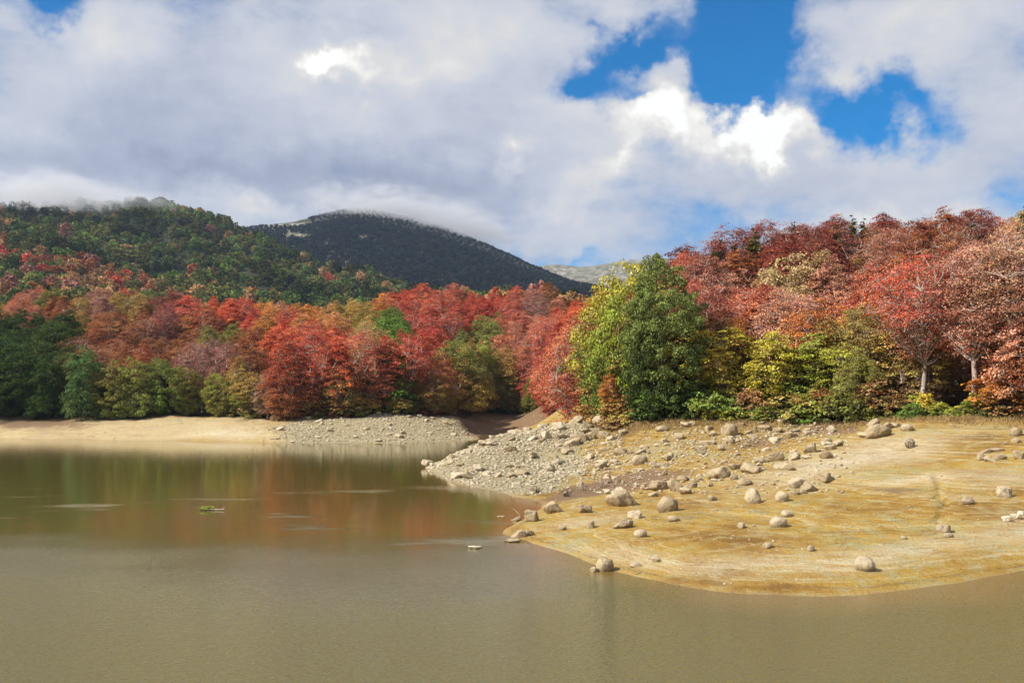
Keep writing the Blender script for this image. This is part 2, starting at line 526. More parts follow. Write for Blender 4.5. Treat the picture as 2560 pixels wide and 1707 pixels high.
pale = np.where(YF < 140, 0.9 * gauss(gpx_w, gpy_w, 2130, 1150, 230, 34, 14) + 0.8 * gauss(gpx_w, gpy_w, 2290, 1196, 120, 12, 4) + 0.6 * gauss(gpx_w, gpy_w, 1980, 1405, 200, 24, 0) + 0.55 * gauss(gpx_w, gpy_w, 1620, 1395, 170, 22, -8)
                + 0.6 * gauss(gpx_w, gpy_w, 2280, 1375, 220, 22, 8) + 0.5 * gauss(gpx_w, gpy_w, 2520, 1195, 120, 22, 5) + 0.5 * gauss(gpx_w, gpy_w, 1480, 1305, 130, 14, 8) + 0.45 * gauss(gpx_w, gpy_w, 2540, 1330, 90, 40, 0), 0)
pale = np.maximum(pale, np.where((YF > 140) & (YF < 230), 0.6 * gauss(gpx_w, gpy_w, 640, 1090, 150, 18) + 0.55 * sstep(YF, 176, 184) * (1 - sstep(gpx_w, 620, 760)) * (1 - sstep(YF, 204, 208)), 0))
add_attr(me_ground, 'zone', np.stack([np.clip(mud, 0, 1), np.clip(rub, 0, 1), np.clip(veg, 0, 1), np.clip(pale, 0, 1)], 1))
rocky = sstep(YF, 2600, 3000)
slope_rock = np.where((YF > 700) & (YF < 2600), np.maximum.reduce([gauss(gpx, gpy, 690, 578, 40, 12, -25), gauss(gpx, gpy, 745, 588, 40, 8, -20), gauss(gpx, gpy, 910, 590, 16, 7), gauss(gpx, gpy, 825, 608, 18, 4), gauss(gpx, gpy, 870, 655, 20, 6), gauss(gpx, gpy, 720, 563, 90, 5, 3)]), 0)
rocky = np.maximum(rocky, sstep(slope_rock + 0.25 * fbm(XX / 9, YF / 9, 61, 3), 0.35, 0.6))
add_attr(me_ground, 'rocky', rocky.reshape(-1, 1), 'FLOAT')

m, t, o = material('bank_soil')
geo = t.new('ShaderNodeNewGeometry')
P = geo.outputs['Position']
sp = t.new('ShaderNodeSeparateXYZ'); t.link(P, sp.inputs[0])
zn = t.new('ShaderNodeAttribute', attribute_name='zone')
zs = t.new('ShaderNodeSeparateColor'); t.link(zn.outputs['Color'], zs.inputs[0])
rk = t.new('ShaderNodeAttribute', attribute_name='rocky')
n1 = t.noise(P, 0.16, 5, 0.6)
n2 = t.noise(P, 0.9, 5, 0.62)
n3 = t.noise(P, 5.0, 4, 0.65)
n4 = t.noise(P, 22.0, 3, 0.6)
base = t.ramp(t.math('ADD', t.math('MULTIPLY', n1, 0.7), t.math('MULTIPLY', n2, 0.3)), [(0.36, (0.20, 0.100, 0.015)), (0.46, (0.32, 0.185, 0.028)), (0.54, (0.37, 0.24, 0.045)), (0.60, (0.33, 0.265, 0.09)), (0.68, (0.26, 0.23, 0.10))])
base = t.mix(t.ss(n2, 0.46, 0.66, 0, 0.65), base, (0.33, 0.285, 0.145))
# old water lines: thin bands that follow the level
zl = t.math('MULTIPLY_ADD', n2, 0.05, sp.outputs[2])
zl = t.math('MULTIPLY_ADD', n1, 0.12, zl)
cz = t.new('ShaderNodeCombineXYZ'); t.link(t.math('MULTIPLY', zl, 1.0), cz.inputs[2])
band = t.noise(cz.outputs[0], 7.5, 3, 0.7)
xs = t.mapping(P, scale=(0.22, 0.9, 11.0))
streak = t.noise(xs, 1.6, 6, 0.75)
lines = t.math('MULTIPLY', t.ss(band, 0.50, 0.57), t.ss(streak, 0.44, 0.54))
base = t.mix(t.math('MULTIPLY', lines, 0.62), base, (0.50, 0.42, 0.23))
dline = t.math('MULTIPLY', t.ss(band, 0.48, 0.42), t.ss(streak, 0.54, 0.46))
base = t.mix(t.math('MULTIPLY', dline, 0.5), base, (0.15, 0.088, 0.04))
palef = t.math('MULTIPLY', zs.outputs[2] if False else zn.outputs['Alpha'], t.ss(t.math('ADD', streak, t.math('MULTIPLY', n3, 0.5)), 0.55, 0.78))
base = t.mix(t.math('MULTIPLY', palef, 1.0), base, (0.55, 0.47, 0.32))
base = t.mix(t.math('MULTIPLY', t.ss(t.math('ADD', zs.outputs[0], t.math('MULTIPLY', t.math('SUBTRACT', n2, 0.5), 0.6)), 0.25, 0.62), 0.9), base, t.mix(n3, (0.145, 0.085, 0.048), (0.215, 0.14, 0.085)))
rubc = t.ramp(n3, [(0.38, (0.22, 0.17, 0.075)), (0.5, (0.40, 0.335, 0.19)), (0.60, (0.54, 0.48, 0.33))])
base = t.mix(t.ss(t.math('ADD', zs.outputs[1], t.math('MULTIPLY', t.math('SUBTRACT', n2, 0.5), 0.7)), 0.3, 0.75), base, rubc)
wet = t.ss(t.math('MULTIPLY_ADD', n2, 0.08, sp.outputs[2]), 0.10, 0.02)
base = t.mix(t.math('MULTIPLY', wet, 0.35), base, (0.42, 0.32, 0.17))
base = t.mix(t.ss(t.math('ADD', t.math('MULTIPLY', n4, 0.5), t.math('MULTIPLY', n3, 0.5)), 0.48, 0.66, 0, 0.5), base, (0.135, 0.085, 0.04))
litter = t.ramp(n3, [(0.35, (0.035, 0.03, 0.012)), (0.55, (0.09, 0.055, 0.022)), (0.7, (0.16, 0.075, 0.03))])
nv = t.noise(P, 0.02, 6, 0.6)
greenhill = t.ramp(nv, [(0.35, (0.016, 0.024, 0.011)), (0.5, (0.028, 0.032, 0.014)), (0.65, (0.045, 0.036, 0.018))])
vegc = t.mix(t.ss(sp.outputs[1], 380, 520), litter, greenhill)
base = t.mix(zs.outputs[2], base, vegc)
rkc = t.ramp(t.noise(P, 0.045, 6, 0.65), [(0.38, (0.075, 0.075, 0.04)), (0.5, (0.13, 0.12, 0.075)), (0.60, (0.28, 0.26, 0.22))])
base = t.mix(rk.outputs['Fac'], base, rkc)
hgt = t.math('ADD', t.math('MULTIPLY', n3, 0.6), t.math('MULTIPLY', n4, 0.25))
hgt = t.math('ADD', hgt, t.math('MULTIPLY', band, 1.2))
hgt = t.math('ADD', hgt, t.math('MULTIPLY', t.math('MULTIPLY', n3, zs.outputs[1]), 1.2))
principled(t, o, base, t.ss(wet, 0, 1, 0.95, 0.55), bump(t, hgt, 1.0, 0.22), 0.25)
MAT_GROUND = m
og = link_obj('ground', me_ground, m)
tag(og, 'ochre lake bed, stony banks and wooded slopes rising to the mountains', 'ground', kind='structure')

# ------------------------------------------------------------------ water
wu = np.linspace(-1.3, 1.3, 220)
wy = np.geomspace(3, 330, 220)
U2, Y2 = np.meshgrid(wu, wy)
X2 = (U2 * Y2).ravel(); Y2 = Y2.ravel()
wz = H(X2, Y2)
wv_ = np.stack([X2, Y2, np.zeros_like(X2)], 1)
jj = np.arange(len(wy) * len(wu)).reshape(len(wy), len(wu))
wf = np.stack([jj[:-1, :-1], jj[:-1, 1:], jj[1:, 1:], jj[1:, :-1]], -1).reshape(-1, 4)
nb = len(wv_)
wv_ = np.concatenate([wv_, [[-260, 3, 0], [260, 3, 0], [260, -200, 0], [-260, -200, 0]]])
wf = np.concatenate([wf, [[nb + 3, nb + 2, nb + 1, nb]]])
me_w = new_mesh('water', wv_, wf, True)
shal = np.concatenate([sstep(wz, -0.55, 0.02), np.zeros(4)])
add_attr(me_w, 'shallow', shal.reshape(-1, 1), 'FLOAT')
m, t, o = material('lake_water')
geo = t.new('ShaderNodeNewGeometry'); P = geo.outputs['Position']
sp = t.new('ShaderNodeSeparateXYZ'); t.link(P, sp.inputs[0])
sa = t.new('ShaderNodeAttribute', attribute_name='shallow')
wn = t.noise(t.mapping(P, scale=(0.045, 0.07, 1), rot=(0, 0, 0.35)), 1.0, 3, 0.5)
wl = t.noise(t.mapping(P, (3.3, 8.1, 0), scale=(0.07, 0.13, 1), rot=(0, 0, -0.25)), 1.0, 4, 0.6)
yy = t.math('ADD', sp.outputs[1], t.math('MULTIPLY', t.math('SUBTRACT', wn, 0.5), 46))
windy = t.ss(yy, 66, 28)
cat = t.math('MULTIPLY', t.ss(wl, 0.53, 0.68), t.ss(sp.outputs[1], 100, 70))
windy = t.math('MAXIMUM', windy, t.math('MULTIPLY', cat, 0.75))
r1 = t.noise(t.mapping(P, scale=(1.0, 2.0, 1), rot=(0, 0, 0.3)), 1.7, 3, 0.6, 0.4)
r2 = t.noise(t.mapping(P, scale=(1.0, 1.6, 1), rot=(0, 0, -0.4)), 5.0, 2, 0.6, 0.3)
hh = t.math('ADD', t.math('MULTIPLY', r1, 0.35), t.math('MULTIPLY', r2, 0.6))
amp = t.math('POWER', 0.035, t.math('SUBTRACT', 1.0, windy))
bn = t.new('ShaderNodeBump')
bn.inputs['Distance'].default_value = 0.10
t.link(amp, bn.inputs['Strength']); t.link(hh, bn.inputs['Height'])
wc = t.mix(t.noise(P, 0.05, 2), (0.110, 0.090, 0.020), (0.098, 0.086, 0.022))
wc = t.mix(t.math('MULTIPLY', sa.outputs['Fac'], 0.8), wc, (0.20, 0.125, 0.035))
b = principled(t, o, wc, t.math('MULTIPLY_ADD', windy, 0.03, 0.05), bn.outputs[0], 0.5)
b.inputs['IOR'].default_value = 1.52
ow = link_obj('water', me_w, m)
tag(ow, 'olive brown lake water, calm behind and rippled in front', 'water', kind='structure')

# ------------------------------------------------------------------ tree prototypes
def tubes(paths, sides=5):
    """paths: list of (points Nx3, radii N) -> verts, quad faces"""
    V = []; Fc = []; off = 0
    for pts, rad in paths:
        pts = np.asarray(pts, float); rad = np.asarray(rad, float)
        n = len(pts)
        d = np.gradient(pts, axis=0)
        d /= np.linalg.norm(d, axis=1)[:, None] + 1e-9
        ref = np.array([0.0, 0.0, 1.0]) if abs(d[:, 2]).mean() < 0.8 else np.array([1.0, 0.0, 0.0])
        a = np.cross(d, ref); a /= np.linalg.norm(a, axis=1)[:, None] + 1e-9
        b = np.cross(d, a)
        th = np.arange(sides) / sides * 2 * math.pi
        ring = pts[:, None] + rad[:, None, None] * (np.cos(th)[None, :, None] * a[:, None] + np.sin(th)[None, :, None] * b[:, None])
        V.append(ring.reshape(-1, 3))
        k = np.arange(sides); k2 = (k + 1) % sides
        for i in range(n - 1):
            Fc.append(np.stack([off + i * sides + k, off + i * sides + k2, off + (i + 1) * sides + k2, off + (i + 1) * sides + k], 1))
        off += n * sides
    return np.concatenate(V), np.concatenate(Fc)


def leaf_quads(c, nrm, size, rng, asp=0.6):
    n = len(c)
    nrm = nrm / (np.linalg.norm(nrm, axis=1)[:, None] + 1e-9)
    r = rng.normal(size=(n, 3))
    tt = np.cross(nrm, r); tt /= np.linalg.norm(tt, axis=1)[:, None] + 1e-9
    bb = np.cross(nrm, tt)
    s = size[:, None]
    v = np.stack([c - tt * s, c - bb * s * asp + tt * s * 0.1, c + tt * s, c + bb * s * asp + tt * s * 0.1], 1).reshape(-1, 3)
    f = np.arange(4 * n).reshape(n, 4)
    return v, f


def make_proto(seed, Ht=13.0, R=4.6, env='dome', clear=0.06, ncl=420, nleaf=28, lsize=0.20, csize=0.95, style='spray', nlimb=26, twig=0.35,
               trunk_r=0.22, lean=0.25, lump=0.35, inner=0.5, hollow=0.0, droop=0.3, twr=1.0):
    rng = np.random.default_rng(seed)
    z0 = clear * Ht
    # crown envelope with lobes
    lobes = rng.normal(size=(9, 3)); lobes /= np.linalg.norm(lobes, axis=1)[:, None]
    lobw = rng.uniform(-1, 1, 9)

    def envr(tv):
        if env == 'dome':
            return np.clip(1 - ((tv - 0.30) / 0.70) ** 2, 0, 1) ** 0.78 * np.where(tv < 0.32, 0.80 + 0.20 * tv / 0.32, 1.0)
        if env == 'round':
            return np.sqrt(np.clip(1 - ((tv - 0.5) / 0.52) ** 2, 0, 1))
        if env == 'column':
            return np.clip(np.minimum(1, (1 - tv) / 0.35) ** 0.6, 0, 1) * (0.85 + 0.15 * np.sin(tv * 9))
        if env == 'vase':
            return np.clip(0.35 + 0.9 * tv, 0, 1) * np.sqrt(np.clip(1 - ((tv - 0.45) / 0.56) ** 2, 0.02, 1))
        if env == 'cone':
            return np.clip(1 - tv, 0.03, 1) ** 0.8
        if env == 'bush':
            return np.sqrt(np.clip(1 - (tv * 0.96) ** 2, 0, 1))
    tv = rng.uniform(0, 1, ncl * 3)
    keep = rng.uniform(0, 1, ncl * 3) < np.clip(envr(tv) + 0.04, 0, 1)
    tv = tv[keep][:ncl]
    n = len(tv)
    th = rng.uniform(0, 2 * math.pi, n)
    rf = inner + (1 - inner) * np.sqrt(rng.uniform(0, 1, n))
    dirv = np.stack([np.cos(th), np.sin(th), (tv - 0.4) * 1.6], 1)
    dirv /= np.linalg.norm(dirv, axis=1)[:, None]
    lob = 1 + lump * (np.maximum(0, dirv @ lobes.T) ** 4 @ lobw) + 0.10 * rng.normal(size=n)
    rr = R * envr(tv) * rf * lob
    leanv = rng.normal(size=2) * lean
    cz = z0 + tv * (Ht - z0) * (1 + 0.05 * rng.normal(size=n))
    if hollow:
        cz = cz + 0.0
    cc = np.stack([np.cos(th) * rr + leanv[0] * (cz / Ht) ** 2 * 2, np.sin(th) * rr + leanv[1] * (cz / Ht) ** 2 * 2, cz], 1)
    outw = np.stack([np.cos(th), np.sin(th), np.zeros(n)], 1)
    # trunk
    tz = np.linspace(0, Ht * 0.93, 9)
    tp = np.stack([leanv[0] * (tz / Ht) ** 2 * 2 + 0.15 * np.sin(tz * 0.7 + seed), leanv[1] * (tz / Ht) ** 2 * 2 + 0.15 * np.cos(tz * 0.6 + seed), tz], 1)
    tr = trunk_r * (1 - tz / (Ht * 0.95)) ** 0.9 + 0.015
    tr[0] *= 1.45
    tp[0, 2] = -0.5
    paths = [(tp, tr)]
    limb_pts = [tp[2:]]
    pick = rng.choice(n, min(nlimb, n), replace=False)
    for k in pick:
        e = cc[k]
        rad = math.hypot(e[0], e[1])
        zs_ = max(Ht * max(clear, 0.10) * 0.9, e[2] - rad * (0.9 if env in ('vase', 'dome', 'round') else 0.25) - 0.4)
        zs_ = min(zs_, Ht * 0.85)
        s0 = np.array([np.interp(zs_, tz, tp[:, 0]), np.interp(zs_, tz, tp[:, 1]), zs_])
        mid = s0 * 0.45 + e * 0.55 + np.array([0, 0, -0.06 * rad]) + rng.normal(size=3) * 0.25
        q = np.linspace(0, 1, 6)[:, None]
        pts = (1 - q) ** 2 * s0 + 2 * q * (1 - q) * mid + q ** 2 * e
        r0 = np.interp(zs_, tz, tr) * 0.5
        paths.append((pts, np.linspace(max(r0, 0.03), 0.012, 6)))
        limb_pts.append(pts[2:])
    LP = np.concatenate(limb_pts)
    if twig > 0:
        for k in range(n):
            if rng.uniform() > twig: continue
            e = cc[k]
            dd = np.linalg.norm(LP - e, axis=1) + np.maximum(0, LP[:, 2] - e[2]) * 1.5
            s0 = LP[np.argmin(dd)]
            m_ = 0.5 * (s0 + e) + rng.normal(size=3) * 0.12
            tip = e + (e - s0) * 0.25 + rng.normal(size=3) * 0.1 + np.array([0, 0, 0.25])
            paths.append((np.stack([s0, m_, e, tip]), np.array([0.035, 0.026, 0.016, 0.006]) * twr))
    tv_, tf_ = tubes(paths, 5)
    # leaves
    cnt = np.maximum(4, (nleaf * rng.uniform(0.5, 1.5, n)).astype(int))
    idx = np.repeat(np.arange(n), cnt)
    N = len(idx)
    if style == 'spray':
        cn = np.stack([outw[:, 0] * droop, outw[:, 1] * droop, np.ones(n)], 1) + rng.normal(size=(n, 3)) * 0.18
        cn /= np.linalg.norm(cn, axis=1)[:, None]
        e1 = outw - cn * np.sum(outw * cn, 1)[:, None]; e1 /= np.linalg.norm(e1, axis=1)[:, None]
        e2 = np.cross(cn, e1)
        cs = csize * rng.uniform(0.6, 1.3, n)
        a = rng.normal(size=N) * 0.55; b_ = rng.normal(size=N) * 0.42; h_ = rng.normal(size=N) * 0.10
        lc = cc[idx] + cs[idx, None] * (e1[idx] * a[:, None] + e2[idx] * b_[:, None] + cn[idx] * h_[:, None])
        ln = cn[idx] + rng.normal(size=(N, 3)) * 0.42
    elif style == 'clump':
        cs = csize * rng.uniform(0.6, 1.35, n)
        dv = rng.normal(size=(N, 3)); dv /= np.linalg.norm(dv, axis=1)[:, None]
        dv[:, 2] = np.where(dv[:, 2] < -0.3, -dv[:, 2], dv[:, 2])
        lc = cc[idx] + cs[idx, None] * dv * np.array([1, 1, 0.8]) * rng.uniform(0.65, 1.0, N)[:, None]
        ln = dv + rng.normal(size=(N, 3)) * 0.5
    elif style == 'needle':
        cn = outw + np.array([0, 0, -0.15])
        cs = csize * (1.15 - tv) * rng.uniform(0.7, 1.3, n)
        a = rng.uniform(-1, 1, N); b_ = rng.normal(size=N) * 0.28
        side = np.stack([-outw[:, 1], outw[:, 0], np.zeros(n)], 1)
        lc = cc[idx] + cs[idx, None] * (cn[idx] * a[:, None] + side[idx] * b_[:, None]) + np.array([0, 0, 1.0]) * (-0.12 * np.abs(b_) + 0.06 * rng.normal(size=N))[:, None]
        ln = np.array([0, 0, 1.0]) + rng.normal(size=(N, 3)) * 0.4
    sz = lsize * rng.uniform(0.65, 1.4, N)
    lv, lf = leaf_quads(lc, ln, sz, rng)
    tint_c = rng.uniform(0, 1, n); tint_l = rng.uniform(0, 1, N)
    hf = np.clip(lc[:, 2] / Ht, 0, 1)
    attr = np.repeat(np.stack([tint_l, hf, tint_c[idx], np.ones(N)], 1), 4, 0)
    wm = new_mesh('trunk', tv_, tf_, True)
    lm = new_mesh('crown', lv, lf, False)
    add_attr(lm, 'leaf', attr)
    return dict(trunk=wm, crown=lm, H=Ht, R=R)


# leaf and bark materials
m, t, o = material('leaves')
at = t.new('ShaderNodeAttribute', attribute_name='leaf')
s3 = t.new('ShaderNodeSeparateColor'); t.link(at.outputs['Color'], s3.inputs[0])
ca = t.new('ShaderNodeAttribute', attribute_name='ca', attribute_type='INSTANCER')
cb = t.new('ShaderNodeAttribute', attribute_name='cb', attribute_type='INSTANCER')
hb = t.math('ADD', s3.outputs[1], t.math('MULTIPLY', t.math('SUBTRACT', s3.outputs[2], 0.5), 0.55))
colr = t.mix(t.ss(hb, 0.18, 0.62), cb.outputs['Color'], ca.outputs['Color'])
hsv = t.new('ShaderNodeHueSaturation')
t.link(colr, hsv.inputs['Color'])
t.link(t.math('MULTIPLY_ADD', t.math('SUBTRACT', s3.outputs[2], 0.5), 0.03, 0.504), hsv.inputs['Hue'])
t.link(t.math('MULTIPLY_ADD', s3.outputs[0], 0.95, t.math('MULTIPLY_ADD', s3.outputs[2], 0.6, 0.42)), hsv.inputs['Value'])
t.link(t.math('MULTIPLY_ADD', s3.outputs[0], -0.25, 1.08), hsv.inputs['Saturation'])
df = t.new('ShaderNodeBsdfDiffuse'); t.link(hsv.outputs[0], df.inputs['Color'])
tl = t.new('ShaderNodeBsdfTranslucent'); t.link(hsv.outputs[0], tl.inputs['Color'])
mx = t.new('ShaderNodeMixShader'); mx.inputs[0].default_value = 0.22
t.link(df.outputs[0], mx.inputs[1]); t.link(tl.outputs[0], mx.inputs[2]); t.link(mx.outputs[0], o.inputs['Surface'])
MAT_LEAF = m


def bark(name, c0, c1):
    m, t, o = material(name)
    tc_ = t.new('ShaderNodeTexCoord')
    nz = t.noise(t.mapping(tc_.outputs['Object'], scale=(3, 3, 1)), 2.0, 4, 0.6)
    principled(t, o, t.mix(t.ss(nz, 0.35, 0.65), c0, c1), 0.9, bump(t, nz, 0.5, 0.03), 0.2)
    return m


BARK_PALE = bark('beech_bark', (0.25, 0.19, 0.15), (0.48, 0.41, 0.35))
BARK_DARK = bark('dark_bark', (0.05, 0.04, 0.03), (0.13, 0.10, 0.075))

C = dict(red=(0.43, 0.058, 0.030), deepred=(0.25, 0.050, 0.032), scarlet=(0.48, 0.080, 0.025), orange=(0.48, 0.17, 0.03), rust=(0.29, 0.092, 0.032), rustdark=(0.28, 0.085, 0.035),
         salmon=(0.43, 0.125, 0.065), pink=(0.46, 0.20, 0.13), mauve=(0.30, 0.12, 0.09), ochre=(0.34, 0.21, 0.05), tan=(0.32, 0.20, 0.09), brown=(0.33, 0.18, 0.07),
         yellow=(0.46, 0.35, 0.035), yellowgreen=(0.28, 0.28, 0.035), lime=(0.17, 0.21, 0.032), olive=(0.19, 0.18, 0.04), olivedark=(0.12, 0.12, 0.03), green=(0.125, 0.18, 0.03),
         midgreen=(0.16, 0.20, 0.042), darkgreen=(0.05, 0.078, 0.018), bluegreen=(0.10, 0.145, 0.045), conifer=(0.022, 0.05, 0.022))
WORD = dict(red='red', deepred='dark red', scarlet='scarlet', orange='orange', rust='rust coloured', rustdark='dark rust', salmon='salmon red', pink='pinkish brown', mauve='mauve brown', ochre='ochre', tan='tan', brown='brown',
            yellow='yellow', yellowgreen='yellow-green', lime='bright green', olive='olive', olivedark='dark olive', green='green', midgreen='leafy green', darkgreen='dark green', bluegreen='blue-green', conifer='blackish green')

BE = [make_proto(100 + i, Ht=13, R=[4.4, 4.9, 4.2, 5.0, 4.0][i], env='dome', clear=0.05, ncl=430, nleaf=75, lsize=0.115, csize=1.0, lump=0.75, twig=0.65, twr=1.25) for i in range(5)]
SP = [make_proto(200 + i, Ht=13.5, R=[4.4, 5.0, 4.6, 4.2][i], env=['dome', 'vase', 'vase', 'dome'][i], clear=[0.12, 0.25, 0.2, 0.15][i], ncl=400, nleaf=46, lsize=0.10, csize=1.0, nlimb=50, twig=0.95, trunk_r=0.26, lump=0.45, twr=1.6) for i in range(4)]
RO = [make_proto(300 + i, Ht=11, R=[4.2, 3.8, 4.6, 3.6][i], env=['dome', 'column', 'dome', 'round'][i], clear=0.02, ncl=250, nleaf=110, lsize=0.125, csize=1.05, style='clump', lump=0.7, twig=0.1, trunk_r=0.2, inner=0.65) for i in range(4)]
BIG = make_proto(401, Ht=17, R=5.4, env='dome', clear=0.02, ncl=520, nleaf=110, lsize=0.135, csize=1.0, style='clump', lump=0.7, twig=0.12, trunk_r=0.35, inner=0.62)
HI = [make_proto(500 + i, Ht=16, R=5.0, env='vase', clear=0.36, ncl=430, nleaf=50, lsize=0.09, csize=1.15, nlimb=70, twig=0.95, trunk_r=0.30, lump=0.5, inner=0.35, twr=1.7) for i in range(3)]
CO = [make_proto(600 + i, Ht=15, R=[3.2, 2.4][i], env='cone', clear=0.04, ncl=420, nleaf=40, lsize=0.13, csize=0.9, style='needle', nlimb=60, twig=0.2, trunk_r=0.22, lump=0.2, inner=0.35) for i in range(2)]
SH = [make_proto(700 + i, Ht=[2.4, 3.2, 2.0, 2.8][i], R=[1.7, 1.6, 1.9, 1.5][i], env='bush', clear=0.02, ncl=90, nleaf=36, lsize=0.10, csize=0.42, style=['clump', 'spray', 'spray', 'clump'][i], nlimb=16, twig=0.3, trunk_r=0.05, lump=0.4) for i in range(4)]
YO = [make_proto(800 + i, Ht=8, R=[2.4, 2.0, 2.7][i], env='round', clear=0.22, ncl=170, nleaf=75, lsize=0.10, csize=0.75, style=['spray', 'clump', 'spray'][i], nlimb=26, twig=0.5, trunk_r=0.10, lump=0.5, lean=0.5) for i in range(3)]
for P_ in BE + SP + HI + YO:
    P_['trunk'].materials.append(BARK_PALE); P_['crown'].materials.append(MAT_LEAF)
for P_ in RO + CO + SH + [BIG]:
    P_['trunk'].materials.append(BARK_DARK); P_['crown'].materials.append(MAT_LEAF)
PROTO = dict(beech=BE, sparse=SP, round=RO, big=[BIG], high=HI, conifer=CO, shrub=SH, young=YO)
NAME = dict(beech='beech_tree', sparse='beech_tree', round='broadleaf_tree', big='broadleaf_tree', high='beech_tree', conifer='conifer_tree', shrub='shrub', young='young_tree')
KINDW = dict(beech='beech', sparse='thin-leaved beech', round='bushy tree', big='tree', high='tall beech', conifer='conifer', shrub='shrub', young='slender young tree')

TREES = []     # dicts: X, Y, kind, proto index, scale xy, scale z, rot, ca, cb names, zone


def jit(c, rng, s=0.12):
    c = np.array(c) * (1 + rng.normal() * s) * (1 + rng.normal(size=3) * s * 0.5)
    return tuple(float(x) for x in np.clip(c, 0.01, 0.85))


def add_tree(px, Y, kind, h, w=1.0, top='red', low=None, zone='', proto=None, rng=RNG, label=None):
    P_ = PROTO[kind]
    k = int(rng.integers(len(P_))) if proto is None else proto
    X = (px - 1280.0) / F * Y
    sz = h / P_[k]['H']
    TREES.append(dict(px=px, X=X, Y=Y, kind=kind, k=k, sz=sz, sxy=sz * w * float(rng.uniform(0.92, 1.08)), rot=float(rng.uniform(0, 6.283)), top=top, low=low or top, zone=zone, label=label, h=h))


# -- named front rows: far shore, seen across the water (photo column, distance, kind, height, width, colours)
FS = 'along the far shore'
for a in [(-60, 208, 'round', 13, 1.1, 'darkgreen', 'darkgreen'), (40, 209, 'round', 12.5, 1.1, 'darkgreen', 'darkgreen'), (120, 208, 'round', 11.5, 1.0, 'darkgreen', 'darkgreen'), (165, 212, 'round', 12, 0.9, 'olivedark', 'darkgreen'),
          (212, 207, 'round', 13.5, 0.85, 'bluegreen', 'bluegreen', 1), (290, 208, 'round', 11.5, 0.9, 'olive', 'midgreen'), (345, 208, 'round', 11.5, 1.0, 'olive', 'midgreen'), (405, 209, 'round', 11, 0.9, 'midgreen', 'green'), (462, 208, 'round', 9.5, 0.9, 'olive', 'olive'),
          (545, 206, 'round', 8.5, 1.1, 'olive', 'olive'), (600, 206, 'beech', 12, 0.8, 'ochre', 'yellowgreen'), (640, 201, 'young', 9, 1.2, 'ochre', 'lime'), (668, 199, 'sparse', 10, 0.8, 'mauve', 'tan'),
          (730, 198, 'beech', 16, 0.95, 'red', 'rust'), (790, 200, 'sparse', 17, 0.95, 'red', 'rust'), (850, 200, 'beech', 15, 0.9, 'scarlet', 'olive'), (905, 202, 'sparse', 16.5, 0.9, 'salmon', 'rust'), (965, 204, 'beech', 15.5, 0.95, 'red', 'rust'), (1025, 206, 'sparse', 15, 0.9, 'red', 'rust'), (1085, 208, 'beech', 13, 0.95, 'rust', 'ochre'),
          (1170, 245, 'beech', 17, 0.85, 'ochre', 'yellowgreen'), (1215, 250, 'beech', 18, 0.8, 'yellowgreen', 'yellow'), (1265, 252, 'beech', 17, 0.85, 'ochre', 'yellowgreen'), (1320, 250, 'high', 19, 0.8, 'salmon', 'red'), (1330, 232, 'round', 7.5, 0.8, 'olive', 'olive'),
          (1365, 215, 'high', 19, 0.8, 'red', 'red'), (1405, 176, 'beech', 15, 0.8, 'red', 'salmon'), (1440, 150, 'sparse', 14.5, 0.8, 'red', 'rust'), (1450, 134, 'beech', 8, 0.8, 'salmon', 'brown'), (1490, 122, 'beech', 9.5, 0.85, 'salmon', 'rust'), (1480, 132, 'sparse', 13.5, 0.85, 'scarlet', 'red')]:
    add_tree(a[0], a[1], a[2], a[3], a[4], a[5], a[6], FS if a[0] < 1160 else 'at the head of the inlet', a[7] if len(a) > 7 else None)
